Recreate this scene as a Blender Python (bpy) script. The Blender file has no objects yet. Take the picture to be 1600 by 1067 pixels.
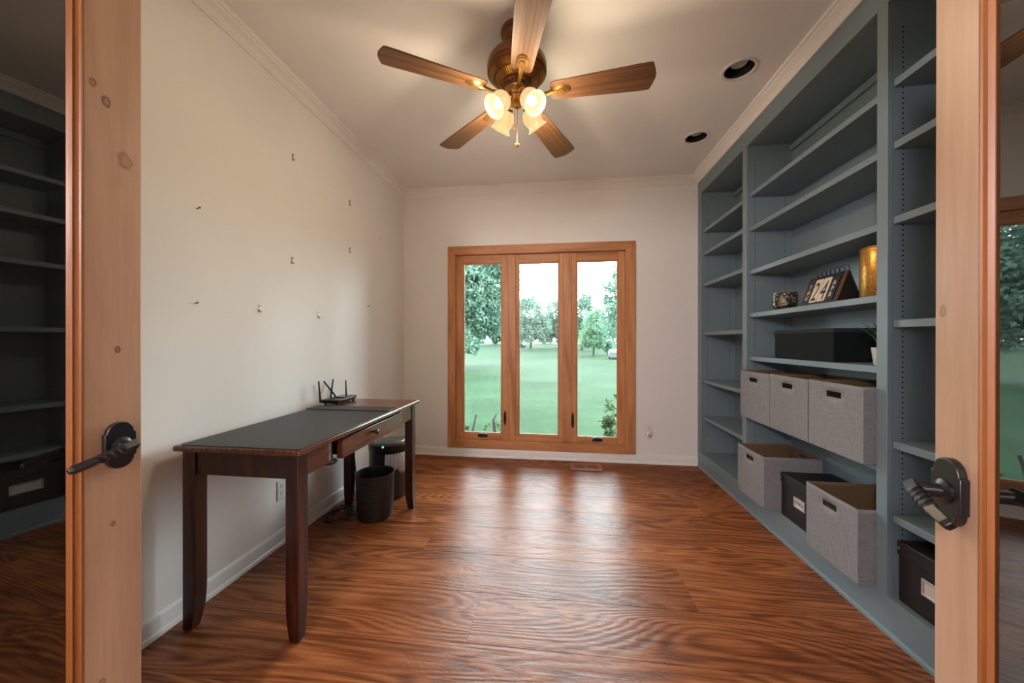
import bpy, math, random
import numpy as np
from mathutils import Matrix, Vector

random.seed(7)
R = math.radians
SC = bpy.context.scene
COL = SC.collection
PI = math.pi

# ------------------------------------------------------------------ camera
F_PX, YAW, PITCH, ROLL, CAM_H = 560.443, 0.1237, -0.0012, -0.0008, 1.1834
cam_data = bpy.data.cameras.new('camera')
cam_data.sensor_width = 36.0
cam_data.lens = F_PX / 1600.0 * 36.0
cam_data.clip_start, cam_data.clip_end = 0.02, 900
cam = bpy.data.objects.new('camera', cam_data)
COL.objects.link(cam)
c_, s_ = math.cos(YAW), math.sin(YAW)
A = Matrix(((c_, s_, 0), (-s_, c_, 0), (0, 0, 1)))
cp, sp = math.cos(PITCH), math.sin(PITCH)
B = Matrix(((1, 0, 0), (0, cp, sp), (0, -sp, cp)))
cr, sr = math.cos(ROLL), math.sin(ROLL)
Cm = Matrix(((cr, 0, -sr), (0, 1, 0), (sr, 0, cr)))
M = Cm @ B @ A                                  # rows: right, forward, up
right, fwd, up = M[0], M[1], M[2]
rot = Matrix((right, up, -fwd)).transposed()
cam.matrix_world = Matrix.Translation((0, 0, CAM_H)) @ rot.to_4x4()
SC.camera = cam

# ------------------------------------------------------------------ world, sun, big lights, exposure
SKY = 16.0
W = bpy.data.worlds.new('world'); SC.world = W
W.use_nodes = True
wn = W.node_tree; wn.nodes.clear()
wo = wn.nodes.new('ShaderNodeOutputWorld')
wb = wn.nodes.new('ShaderNodeBackground')
wtc = wn.nodes.new('ShaderNodeTexCoord')
wmp = wn.nodes.new('ShaderNodeMapping'); wmp.inputs['Scale'].default_value = (1.0, 1.0, 3.0)
wnz = wn.nodes.new('ShaderNodeTexNoise'); wnz.inputs['Scale'].default_value = 1.6; wnz.inputs['Detail'].default_value = 6
wr = wn.nodes.new('ShaderNodeValToRGB')
wr.color_ramp.elements[0].position = 0.36; wr.color_ramp.elements[0].color = (0.70, 0.85, 1.0, 1)
wr.color_ramp.elements[1].position = 0.60; wr.color_ramp.elements[1].color = (0.90, 0.955, 1.0, 1)
wn.links.new(wtc.outputs['Generated'], wmp.inputs['Vector'])
wn.links.new(wmp.outputs['Vector'], wnz.inputs['Vector'])
wn.links.new(wnz.outputs['Fac'], wr.inputs['Fac'])
wn.links.new(wr.outputs['Color'], wb.inputs['Color'])
wb.inputs['Strength'].default_value = SKY
wn.links.new(wb.outputs['Background'], wo.inputs['Surface'])

sun_d = bpy.data.lights.new('sun', 'SUN'); sun_d.energy = 2.3; sun_d.angle = R(16); sun_d.color = (0.86, 0.93, 1.0)
sun = bpy.data.objects.new('sun', sun_d); COL.objects.link(sun)
sun.rotation_euler = (R(-73), 0, R(-46))       # added low hazy sun ahead and to the right, supplying daylight through the window

YB, XL, XR, CZ = 3.603, -1.5941, 1.3316, 2.743
por_d = bpy.data.lights.new('window_portal', 'AREA'); por_d.shape = 'RECTANGLE'; por_d.size = 1.75; por_d.size_y = 1.95
por = bpy.data.objects.new('window_portal', por_d); COL.objects.link(por)
por.location = (-0.177, YB + 0.19, 1.12); por.rotation_euler = (R(-90), 0, 0)
por_d.cycles.is_portal = True
BULB_W = 6.0
HALL_FILL_W = 150.0
hall_d = bpy.data.lights.new('hall_fill_light', 'POINT'); hall_d.shadow_soft_size = 0.14  # added fill light in the unseen hall, brightens back wall and right door
hall_d.energy = HALL_FILL_W; hall_d.color = (1.0, 0.92, 0.96)
hall = bpy.data.objects.new('hall_fill_light', hall_d); COL.objects.link(hall)
hall.location = (-1.12, -1.50, 1.98)

SC.view_settings.view_transform = 'Standard'
SC.view_settings.look = 'None'
SC.view_settings.gamma = 1.0
SC.view_settings.use_curve_mapping = False
SC.view_settings.exposure = 0.40

# ------------------------------------------------------------------ mesh helper
class G:
    def __init__(s): s.v = []; s.f = []; s.mi = []
    def add(s, vs, fs, m=None, mi=0):
        n = len(s.v)
        s.v += [tuple(m @ Vector(p)) if m is not None else tuple(p) for p in vs]
        s.f += [tuple(i + n for i in f) for f in fs]; s.mi += [mi] * len(fs)
        return s
    def box(s, x0, x1, y0, y1, z0, z1, m=None, mi=0):
        return s.add([(x0,y0,z0),(x1,y0,z0),(x1,y1,z0),(x0,y1,z0),(x0,y0,z1),(x1,y0,z1),(x1,y1,z1),(x0,y1,z1)],
                     [(0,3,2,1),(4,5,6,7),(0,1,5,4),(1,2,6,5),(2,3,7,6),(3,0,4,7)], m, mi)
    def prism(s, poly, d0, d1, ax='z', m=None, mi=0):
        """poly of 2-D points extruded d0..d1 along an axis: z:(x,y) y:(x,z) x:(y,z)"""
        n = len(poly)
        def P(a, b, d): return (a, b, d) if ax == 'z' else ((a, d, b) if ax == 'y' else (d, a, b))
        vs = [P(a, b, d0) for a, b in poly] + [P(a, b, d1) for a, b in poly]
        fs = [tuple(range(n))[::-1], tuple(range(n, 2*n))] + [(i, (i+1) % n, n + (i+1) % n, n + i) for i in range(n)]
        return s.add(vs, fs, m, mi)
    def lathe(s, prof, n=32, m=None, cap=True, mi=0):
        vs = []; fs = []
        for r, z in prof:
            for k in range(n):
                a = 2*PI*k/n; vs.append((r*math.cos(a), r*math.sin(a), z))
        for i in range(len(prof)-1):
            for k in range(n):
                a = i*n+k; b = i*n+(k+1) % n
                fs.append((a, b, b+n, a+n))
        if cap:
            fs.append(tuple(range(n))[::-1]); fs.append(tuple(range((len(prof)-1)*n, len(prof)*n)))
        return s.add(vs, fs, m, mi)
    def cyl(s, p0, p1, r0, r1=None, n=12, mi=0):
        return s.tube([p0, p1], [r0, r0 if r1 is None else r1], n, mi=mi)
    def tube(s, pts, r, n=8, closed=False, mi=0, sq=None):
        pts = [Vector(p) for p in pts]; k = len(pts)
        rr = r if isinstance(r, (list, tuple)) else [r]*k
        t0 = (pts[1]-pts[0]).normalized()
        u = t0.orthogonal().normalized()
        vs = []
        for i, p in enumerate(pts):
            if closed: t = (pts[(i+1) % k]-pts[i-1]).normalized()
            else: t = (pts[min(i+1, k-1)]-pts[max(i-1, 0)]).normalized()
            u = (u - t*u.dot(t)); u = u.normalized() if u.length > 1e-6 else t.orthogonal().normalized()
            w = t.cross(u)
            for j in range(n):
                a = 2*PI*j/n
                if sq: a += sq[i]
                vs.append(p + (u*math.cos(a)+w*math.sin(a))*rr[i])
        fs = []
        for i in range(k if closed else k-1):
            for j in range(n):
                a = i*n+j; b = i*n+(j+1) % n; i2 = ((i+1) % k)*n
                fs.append((a, b, i2+(j+1) % n, i2+j))
        if not closed:
            fs.append(tuple(range(n))[::-1]); fs.append(tuple(range((k-1)*n, k*n)))
        return s.add(vs, fs, None, mi)
    def build(s, name, mat, parent=None, bevel=0, smooth=True, angle=35, seg=2, link=True):
        me = bpy.data.meshes.new(name)
        me.from_pydata(s.v, [], s.f); me.update()
        for mm in (mat if isinstance(mat, (list, tuple)) else [mat]): me.materials.append(mm)
        if max(s.mi or [0]) > 0: me.polygons.foreach_set('material_index', s.mi)
        if smooth:
            me.polygons.foreach_set('use_smooth', [True]*len(me.polygons))
            me.set_sharp_from_angle(angle=R(angle))
        o = bpy.data.objects.new(name, me); COL.objects.link(o)
        if parent is not None: o.parent = parent
        if bevel:
            b = o.modifiers.new('bevel', 'BEVEL'); b.width = bevel; b.segments = seg; b.limit_method = 'ANGLE'; b.angle_limit = R(40)
        return o

def tag(o, label, cat, group=None):
    o['label'] = label; o['category'] = cat
    if group: o['group'] = group
    return o
def thing(name, label, cat, loc=(0,0,0), rz=0, group=None):
    o = bpy.data.objects.new(name, None); COL.objects.link(o)
    o.empty_display_size = 0.1
    o.location = loc; o.rotation_euler = (0, 0, rz)
    return tag(o, label, cat, group)
def struct_empty(name, loc=(0,0,0), rz=0):
    o = bpy.data.objects.new(name, None); COL.objects.link(o); o.empty_display_size = 0.1
    o.location = loc; o.rotation_euler = (0, 0, rz); o['kind'] = 'structure'
    return o
def struct(o): o['kind'] = 'structure'; return o
def stuff(o): o['kind'] = 'stuff'; return o
def copy_part(o, parent, loc=None, rz=None):
    c = o.copy(); COL.objects.link(c); c.parent = parent
    if loc is not None: c.location = loc
    if rz is not None: c.rotation_euler = (0, 0, rz)
    return c
def copy_tree(o, parent=None):
    c = o.copy(); COL.objects.link(c); c.parent = parent
    for ch in list(o.children): copy_tree(ch, c)
    return c
def text_mesh(name, body, size, mat, parent, m, extrude=0.0004, sx=1.0):
    cu = bpy.data.curves.new(name, 'FONT'); cu.body = body; cu.size = size; cu.extrude = extrude
    cu.align_x = 'CENTER'; cu.align_y = 'CENTER'; cu.space_line = 0.86
    t = bpy.data.objects.new(name+'_curve', cu); COL.objects.link(t)
    bpy.context.view_layer.update()
    me = bpy.data.meshes.new_from_object(t.evaluated_get(bpy.context.evaluated_depsgraph_get()))
    bpy.data.objects.remove(t); bpy.data.curves.remove(cu)
    me.transform(m @ Matrix.Diagonal((sx, 1, 1, 1)))
    me.materials.clear(); me.materials.append(mat); me.name = name
    o = bpy.data.objects.new(name, me); COL.objects.link(o); o.parent = parent
    return o

# ------------------------------------------------------------------ materials
def lin(r, g, b):
    f = lambda c: (c/255/12.92) if c/255 <= 0.04045 else ((c/255+0.055)/1.055)**2.4
    return (f(r), f(g), f(b), 1)
class Mt:
    def __init__(s, name):
        s.m = bpy.data.materials.new(name); s.m.use_nodes = True
        s.t = s.m.node_tree; s.t.nodes.clear()
        s.out = s.n('ShaderNodeOutputMaterial')
    def n(s, typ, **kw):
        x = s.t.nodes.new(typ)
        for k, v in kw.items():
            if k in x.inputs: x.inputs[k].default_value = v
            else: setattr(x, k, v)
        return x
    def l(s, a, b): s.t.links.new(a, b)
    def bsdf(s, **kw):
        p = s.n('ShaderNodeBsdfPrincipled')
        for k, v in kw.items(): p.inputs[k.replace('_', ' ')].default_value = v
        s.l(p.outputs[0], s.out.inputs['Surface']); return p
    def coord(s, scale=(1,1,1), rand=False, src='Object'):
        tc = s.n('ShaderNodeTexCoord'); v = tc.outputs[src]
        if rand:
            oi = s.n('ShaderNodeObjectInfo')
            mu = s.n('ShaderNodeMath', operation='MULTIPLY'); s.l(oi.outputs['Random'], mu.inputs[0]); mu.inputs[1].default_value = 37.0
            ad = s.n('ShaderNodeVectorMath', operation='ADD'); s.l(v, ad.inputs[0]); s.l(mu.outputs[0], ad.inputs[1]); v = ad.outputs[0]
            s.rnd = oi.outputs['Random']
        mp = s.n('ShaderNodeMapping'); mp.inputs['Scale'].default_value = scale
        s.l(v, mp.inputs['Vector']); return mp.outputs[0]
    def noise(s, vec, scale=5, detail=4, rough=0.55, dist=0.0):
        x = s.n('ShaderNodeTexNoise'); x.inputs['Scale'].default_value = scale; x.inputs['Detail'].default_value = detail
        x.inputs['Roughness'].default_value = rough; x.inputs['Distortion'].default_value = dist
        s.l(vec, x.inputs['Vector']); return x.outputs['Fac']
    def ramp(s, fac, stops):
        r = s.n('ShaderNodeValToRGB'); e = r.color_ramp.elements
        while len(e) < len(stops): e.new(0.5)
        for el, (p, c) in zip(e, stops): el.position = p; el.color = c
        s.l(fac, r.inputs['Fac']); return r.outputs['Color']
    def mix(s, a, b, fac, mode='MIX'):
        x = s.n('ShaderNodeMix', data_type='RGBA', blend_type=mode)
        for v, i in ((fac, 0), (a, 6), (b, 7)):
            if hasattr(v, 'links'): s.l(v, x.inputs[i])
            else: x.inputs[i].default_value = v
        return x.outputs[2]
    def bump(s, h, strength, dist, p):
        b = s.n('ShaderNodeBump'); b.inputs['Strength'].default_value = strength; b.inputs['Distance'].default_value = dist
        s.l(h, b.inputs['Height']); s.l(b.outputs[0], p.inputs['Normal'])

def paint(name, col, rough=0.6, bump=0.12, scale=90, spec=0.3):
    k = Mt(name); p = k.bsdf(Roughness=rough); p.inputs['Specular IOR Level'].default_value = spec
    v = k.coord()
    n1 = k.noise(v, 2.2, 3)
    c = k.ramp(n1, [(0.3, tuple(x*0.965 for x in col[:3])+(1,)), (0.7, col)])
    k.l(c, p.inputs['Base Color'])
    k.bump(k.noise(v, scale, 3), bump, 0.002, p)
    return k.m
def plain(name, col, rough=0.4, metal=0.0, spec=0.5, bump=0, scale=60):
    k = Mt(name); p = k.bsdf(Roughness=rough, Metallic=metal); p.inputs['Specular IOR Level'].default_value = spec
    v = k.coord()
    n1 = k.noise(v, 14, 3)
    c = k.ramp(n1, [(0.25, tuple(x*0.86 for x in col[:3])+(1,)), (0.75, col)])
    k.l(c, p.inputs['Base Color'])
    if bump: k.bump(k.noise(v, scale, 4), bump, 0.002, p)
    return k.m
def wood(name, stops, axis='x', rough=0.4, wave=7.0, spec=0.5, knots=None, bump=0.08, coat=0.0, fine=(0.80, 1.0), along=0.12, dist=5.0):
    k = Mt(name); p = k.bsdf(Roughness=rough); p.inputs['Specular IOR Level'].default_value = spec
    p.inputs['Coat Weight'].default_value = coat; p.inputs['Coat Roughness'].default_value = 0.12
    sc = {'x': (along, 1, 1), 'y': (1, along, 1), 'z': (1, 1, along)}[axis]
    v = k.coord(sc, rand=True)
    wv = k.n('ShaderNodeTexWave', wave_type='BANDS', bands_direction={'x': 'Y', 'y': 'X', 'z': 'DIAGONAL'}[axis])
    wv.inputs['Scale'].default_value = wave; wv.inputs['Distortion'].default_value = dist
    wv.inputs['Detail'].default_value = 3; wv.inputs['Detail Scale'].default_value = 1.4
    k.l(v, wv.inputs['Vector'])
    big = k.noise(v, wave*2.2, 6, 0.62, 0.8)
    av = k.n('ShaderNodeMath', operation='MULTIPLY_ADD'); k.l(wv.outputs['Fac'], av.inputs[0]); av.inputs[1].default_value = 0.20
    mb = k.n('ShaderNodeMath', operation='MULTIPLY_ADD'); k.l(big, mb.inputs[0]); mb.inputs[1].default_value = 1.25; mb.inputs[2].default_value = -0.22
    k.l(mb.outputs[0], av.inputs[2])
    c = k.ramp(av.outputs[0], stops)
    scf = {'x': (0.05, 1, 1), 'y': (1, 0.05, 1), 'z': (1, 1, 0.05)}[axis]
    vf = k.coord(scf, rand=True)
    fn = k.noise(vf, 130, 3)
    fc = k.ramp(fn, [(0.3, (fine[0],)*3+(1,)), (0.65, (fine[1],)*3+(1,))])
    c = k.mix(c, fc, 1.0, 'MULTIPLY')
    if knots:
        vo = k.n('ShaderNodeTexVoronoi'); vo.inputs['Scale'].default_value = knots
        kv = k.coord({'x': (0.45, 1, 1), 'y': (1, 0.45, 1), 'z': (1, 1, 0.45)}[axis], rand=True); k.l(kv, vo.inputs['Vector'])
        kr = k.ramp(vo.outputs['Distance'], [(0.0, (0.30, 0.16, 0.08, 1)), (0.035, (0.45, 0.28, 0.16, 1)), (0.055, (1, 1, 1, 1))])
        c = k.mix(c, kr, 1.0, 'MULTIPLY')
    k.l(c, p.inputs['Base Color'])
    if bump: k.bump(av.outputs[0], bump, 0.004, p)
    return k.m

M_WALL = paint('warm_white_wall_paint', (0.80, 0.785, 0.765, 1), 0.55, 0.10)
M_CEIL = paint('white_ceiling_paint', (0.87, 0.86, 0.85, 1), 0.7, 0.15)
M_TRIM = paint('white_trim_paint', (0.83, 0.82, 0.80, 1), 0.32, 0.03, spec=0.5)
M_BOOK = paint('blue_grey_bookcase_paint', (0.170, 0.232, 0.262, 1), 0.42, 0.05, spec=0.45)
M_PINE = wood('orange_pine', [(0.20, (0.40, 0.155, 0.055, 1)), (0.5, (0.56, 0.245, 0.095, 1)), (0.8, (0.64, 0.305, 0.125, 1))], 'z', 0.46, 5, knots=1.7)
M_PINEX = wood('orange_pine_across', [(0.20, (0.40, 0.155, 0.055, 1)), (0.5, (0.56, 0.245, 0.095, 1)), (0.8, (0.64, 0.305, 0.125, 1))], 'x', 0.46, 5, knots=1.7)
M_DOOR = wood('knotty_pine_door', [(0.15, (0.40, 0.240, 0.150, 1)), (0.5, (0.51, 0.330, 0.215, 1)), (0.85, (0.56, 0.380, 0.260, 1))], 'z', 0.42, 3.2, knots=2.3, along=0.10, fine=(0.92, 1.0))
M_DOORX = wood('knotty_pine_door_across', [(0.15, (0.40, 0.240, 0.150, 1)), (0.5, (0.51, 0.330, 0.215, 1)), (0.85, (0.56, 0.380, 0.260, 1))], 'x', 0.42, 3.2, knots=2.3)
M_BEAD = wood('amber_pine_bead', [(0.2, (0.26, 0.085, 0.020, 1)), (0.8, (0.38, 0.14, 0.036, 1))], 'z', 0.40, 6)
M_DESK = wood('dark_red_brown_desk_wood', [(0.2, (0.012, 0.0028, 0.0012, 1)), (0.55, (0.040, 0.0085, 0.0033, 1)), (0.85, (0.105, 0.025, 0.0085, 1))], 'z', 0.28, 9, coat=0.25, along=0.08)
M_DESKY = wood('red_brown_desk_wood_lengthwise', [(0.2, (0.045, 0.010, 0.0035, 1)), (0.5, (0.125, 0.034, 0.0105, 1)), (0.85, (0.25, 0.080, 0.024, 1))], 'y', 0.27, 14, coat=0.3, along=0.06)
M_BLADE = wood('brown_fan_blade_wood', [(0.2, (0.09, 0.040, 0.018, 1)), (0.6, (0.175, 0.080, 0.036, 1)), (0.9, (0.25, 0.120, 0.052, 1))], 'x', 0.42, 16, along=0.04, coat=0.05)
M_BRONZE = plain('antique_bronze', (0.20, 0.080, 0.030, 1), 0.34, 0.75)
M_BRASS = plain('antique_brass', (0.52, 0.29, 0.10, 1), 0.30, 0.9)
M_BLACK = plain('black_iron', (0.010, 0.010, 0.011, 1), 0.34, 0.0, 0.6)
M_BLKPL = plain('black_plastic', (0.012, 0.012, 0.013, 1), 0.38)
M_DKGREY = plain('dark_grey_plastic', (0.055, 0.06, 0.058, 1), 0.33)
M_MAT = plain('charcoal_leather_pad', (0.020, 0.021, 0.024, 1), 0.45, 0, 0.4, 0.25, 260)
M_WHITEPL = plain('white_plastic', (0.78, 0.78, 0.77, 1), 0.35)
M_CARD = plain('black_card', (0.008, 0.008, 0.009, 1), 0.55, bump=0.2, scale=200)
M_BLKFAB = plain('black_fabric_board', (0.009, 0.012, 0.013, 1), 0.8, 0, 0.15, 0.3, 300)
M_CREAM = plain('cream_card', (0.72, 0.60, 0.47, 1), 0.6)
M_INK = plain('black_ink', (0.01, 0.01, 0.01, 1), 0.6)
M_CHALK = plain('white_ink', (0.75, 0.75, 0.74, 1), 0.6)
M_CHROME = plain('chrome', (0.75, 0.75, 0.75, 1), 0.12, 1.0)
M_NICKEL = plain('dull_nickel', (0.42, 0.42, 0.41, 1), 0.45, 0.8)
M_LEATHER = plain('brown_edge', (0.20, 0.075, 0.03, 1), 0.55)
M_LINING = plain('brown_cardboard_lining', (0.16, 0.095, 0.045, 1), 0.8)
M_DARKHOLE = plain('dark_slot', (0.003, 0.003, 0.003, 1), 0.9, 0, 0.0)

def knotty(name, knots):
    m = M_DOOR.copy(); m.name = name; k = Mt.__new__(Mt); k.m = m; k.t = m.node_tree
    p = [n for n in k.t.nodes if n.type == 'BSDF_PRINCIPLED'][0]
    src = p.inputs['Base Color'].links[0].from_socket
    tc = k.n('ShaderNodeTexCoord'); sx = k.n('ShaderNodeSeparateXYZ'); k.l(tc.outputs['Object'], sx.inputs[0])
    nz = k.noise(tc.outputs['Object'], 60, 3)
    col = src
    for (x, z, r, dark) in knots:
        ds = []
        for axis, c0, sc_ in (('X', x, 1.0), ('Z', z, 0.72)):
            q = k.n('ShaderNodeMath', operation='SUBTRACT'); k.l(sx.outputs[axis], q.inputs[0]); q.inputs[1].default_value = c0
            q2 = k.n('ShaderNodeMath', operation='MULTIPLY'); k.l(q.outputs[0], q2.inputs[0]); q2.inputs[1].default_value = sc_
            q3 = k.n('ShaderNodeMath', operation='POWER'); k.l(q2.outputs[0], q3.inputs[0]); q3.inputs[1].default_value = 2.0; ds.append(q3)
        su = k.n('ShaderNodeMath', operation='ADD'); k.l(ds[0].outputs[0], su.inputs[0]); k.l(ds[1].outputs[0], su.inputs[1])
        sq = k.n('ShaderNodeMath', operation='SQRT'); k.l(su.outputs[0], sq.inputs[0])
        dv = k.n('ShaderNodeMath', operation='DIVIDE'); k.l(sq.outputs[0], dv.inputs[0]); dv.inputs[1].default_value = r
        ad = k.n('ShaderNodeMath', operation='MULTIPLY_ADD'); k.l(nz, ad.inputs[0]); ad.inputs[1].default_value = 0.7; k.l(dv.outputs[0], ad.inputs[2])
        d = dark
        c = k.ramp(ad.outputs[0], [(0.30, (1-d*0.55,)*3+(1,)), (0.62, (1-d*0.45, 1-d*0.55, 1-d*0.62, 1)), (0.80, (1-d, 1-d, 1-d, 1)), (0.90, (1-d*0.28, 1-d*0.36, 1-d*0.42, 1)), (1.0, (1, 1, 1, 1))])
        col = k.mix(col, c, 1.0, 'MULTIPLY')
    k.l(col, p.inputs['Base Color'])
    return m
M_DOOR_A = knotty('knotty_pine_stile', [(0.090, 1.763, 0.013, 0.65), (0.066, 1.736, 0.016, 0.8), (0.032, 1.615, 0.026, 0.45), (0.047, 1.163, 0.010, 0.8), (0.055, 0.755, 0.008, 0.75), (0.075, 0.40, 0.012, 0.5)])
M_DOOR_B = knotty('clear_pine_stile', [(0.018, 1.235, 0.013, 0.45), (0.040, 0.565, 0.010, 0.25)])
def mk_floor():
    k = Mt('brushed_pine_floor'); p = k.n('ShaderNodeBsdfPrincipled'); p.inputs['Roughness'].default_value = 0.6; p.inputs['Specular IOR Level'].default_value = 0.0
    wax = k.n('ShaderNodeBsdfGlossy'); wax.inputs['Roughness'].default_value = 0.25
    fr = k.n('ShaderNodeFresnel'); fr.inputs['IOR'].default_value = 1.5
    mr = k.n('ShaderNodeMapRange'); mr.inputs['From Min'].default_value = 0.04; mr.inputs['From Max'].default_value = 0.30
    mr.inputs['To Min'].default_value = 0.062; mr.inputs['To Max'].default_value = 0.076
    k.l(fr.outputs[0], mr.inputs['Value'])
    ms = k.n('ShaderNodeMixShader'); k.l(mr.outputs['Result'], ms.inputs[0]); k.l(p.outputs[0], ms.inputs[1]); k.l(wax.outputs[0], ms.inputs[2])
    k.l(ms.outputs[0], k.out.inputs['Surface'])
    v = k.coord((0.15, 1, 1), rand=True)
    n1 = k.noise(v, 2.7, 2, 0.42, 0.25)                      # contour lines of a stretched field = cathedral figure
    rs = k.n('ShaderNodeMath', operation='MULTIPLY'); k.l(n1, rs.inputs[0]); rs.inputs[1].default_value = 235.0
    rg_ = k.n('ShaderNodeMath', operation='SINE'); k.l(rs.outputs[0], rg_.inputs[0])
    wv = k.n('ShaderNodeMath', operation='MULTIPLY_ADD'); k.l(rg_.outputs[0], wv.inputs[0]); wv.inputs[1].default_value = 0.5; wv.inputs[2].default_value = 0.5
    v2 = k.coord((0.045, 1, 1), rand=True)
    n2 = k.noise(v2, 70, 6, 0.7, 0.3)
    n3 = k.noise(k.coord((0.22, 1, 1), rand=True), 4.0, 6, 0.6, 1.0)
    a = k.n('ShaderNodeMath', operation='MULTIPLY_ADD'); k.l(wv.outputs[0], a.inputs[0]); a.inputs[1].default_value = 0.14
    b = k.n('ShaderNodeMath', operation='MULTIPLY_ADD'); k.l(n2, b.inputs[0]); b.inputs[1].default_value = 0.66
    c3 = k.n('ShaderNodeMath', operation='MULTIPLY'); k.l(n3, c3.inputs[0]); c3.inputs[1].default_value = 0.44
    k.l(c3.outputs[0], b.inputs[2]); k.l(b.outputs[0], a.inputs[2])
    col = k.ramp(a.outputs[0], [(0.34, (0.048, 0.0140, 0.006, 1)), (0.52, (0.175, 0.053, 0.0170, 1)), (0.68, (0.340, 0.117, 0.039, 1)), (0.90, (0.49, 0.205, 0.078, 1))])
    tint = k.ramp(k.rnd, [(0.0, (0.78, 0.74, 0.72, 1)), (1.0, (1.08, 1.04, 1.0, 1))])
    col = k.mix(col, tint, 1.0, 'MULTIPLY')
    vo = k.n('ShaderNodeTexVoronoi'); vo.inputs['Scale'].default_value = 2.1
    kv = k.coord((0.42, 1, 1), rand=True); k.l(kv, vo.inputs['Vector'])
    kr = k.ramp(vo.outputs['Distance'], [(0.0, (0.12, 0.08, 0.06, 1)), (0.03, (0.35, 0.25, 0.2, 1)), (0.06, (1, 1, 1, 1))])
    col = k.mix(col, kr, 1.0, 'MULTIPLY')
    k.l(col, p.inputs['Base Color'])
    # hand-scraped relief: growth-ring ridges and shallow scallops
    v4 = k.coord((0.55, 1, 1), rand=True)
    n4 = k.noise(v4, 26, 2, 0.5, 0.8)
    h = k.n('ShaderNodeMath', operation='MULTIPLY_ADD'); k.l(wv.outputs[0], h.inputs[0]); h.inputs[1].default_value = 0.15
    h2 = k.n('ShaderNodeMath', operation='MULTIPLY'); k.l(n4, h2.inputs[0]); h2.inputs[1].default_value = 0.5
    h3 = k.n('ShaderNodeMath', operation='MULTIPLY_ADD'); k.l(n2, h3.inputs[0]); h3.inputs[1].default_value = 0.45; k.l(h2.outputs[0], h3.inputs[2])
    k.l(h3.outputs[0], h.inputs[2])
    k.bump(h.outputs[0], 0.55, 0.006, p)
    k.l(p.inputs['Normal'].links[0].from_socket, wax.inputs['Normal'])
    return k.m
M_FLOOR = mk_floor()

def mk_fabric():
    k = Mt('grey_woven_fabric'); p = k.bsdf(Roughness=0.9); p.inputs['Specular IOR Level'].default_value = 0.15
    a = k.noise(k.coord((1, 1, 0.06)), 420, 2); b = k.noise(k.coord((0.06, 0.06, 1)), 420, 2)
    m = k.n('ShaderNodeMath', operation='ADD'); k.l(a, m.inputs[0]); k.l(b, m.inputs[1])
    c = k.ramp(m.outputs[0], [(0.75, (0.165, 0.162, 0.170, 1)), (1.25, (0.245, 0.241, 0.250, 1))])
    k.l(c, p.inputs['Base Color']); k.bump(m.outputs[0], 0.4, 0.002, p); return k.m
M_FABRIC = mk_fabric()

def mk_pane():
    k = Mt('clear_window_glass')
    tr = k.n('ShaderNodeBsdfTransparent'); tr.inputs['Color'].default_value = (0.93, 0.97, 0.95, 1)
    gl = k.n('ShaderNodeBsdfGlossy'); gl.inputs['Roughness'].default_value = 0.02
    fr = k.n('ShaderNodeFresnel'); fr.inputs['IOR'].default_value = 1.45
    mx = k.n('ShaderNodeMixShader'); k.l(fr.outputs[0], mx.inputs[0]); k.l(tr.outputs[0], mx.inputs[1]); k.l(gl.outputs[0], mx.inputs[2])
    k.l(mx.outputs[0], k.out.inputs['Surface']); return k.m
M_PANE = mk_pane()
def mk_darkglass():
    k = Mt('dark_filmed_door_glass'); p = k.bsdf(Roughness=0.015); p.inputs['Base Color'].default_value = (0.006, 0.007, 0.006, 1)
    p.inputs['IOR'].default_value = 2.3; return k.m
M_DGLASS = mk_darkglass()
def mk_shade():
    k = Mt('frosted_amber_shade_glass')
    tr = k.n('ShaderNodeBsdfTransparent'); tr.inputs['Color'].default_value = (1.0, 0.88, 0.66, 1)
    tl = k.n('ShaderNodeBsdfTranslucent'); tl.inputs['Color'].default_value = (0.010, 0.0075, 0.0045, 1)
    df = k.n('ShaderNodeBsdfPrincipled'); df.inputs['Base Color'].default_value = (0.05, 0.04, 0.025, 1); df.inputs['Roughness'].default_value = 0.35
    df.inputs['Emission Color'].default_value = (1.0, 0.70, 0.33, 1); df.inputs['Emission Strength'].default_value = 0.86
    m1 = k.n('ShaderNodeMixShader'); m1.inputs[0].default_value = 0.80; k.l(tl.outputs[0], m1.inputs[1]); k.l(df.outputs[0], m1.inputs[2])
    m2 = k.n('ShaderNodeMixShader'); m2.inputs[0].default_value = 0.12; k.l(m1.outputs[0], m2.inputs[1]); k.l(tr.outputs[0], m2.inputs[2])
    k.l(m2.outputs[0], k.out.inputs['Surface']); return k.m
M_SHADE = mk_shade()
def emit(name, col, st):
    k = Mt(name); e = k.n('ShaderNodeEmission'); e.inputs['Color'].default_value = col; e.inputs['Strength'].default_value = st
    k.l(e.outputs[0], k.out.inputs['Surface']); return k.m
M_BULB = emit('lit_bulb', (1.0, 0.80, 0.50, 1), 9.0)
M_LED = emit('green_led', (0.05, 1.0, 0.45, 1), 1.2)

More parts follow.
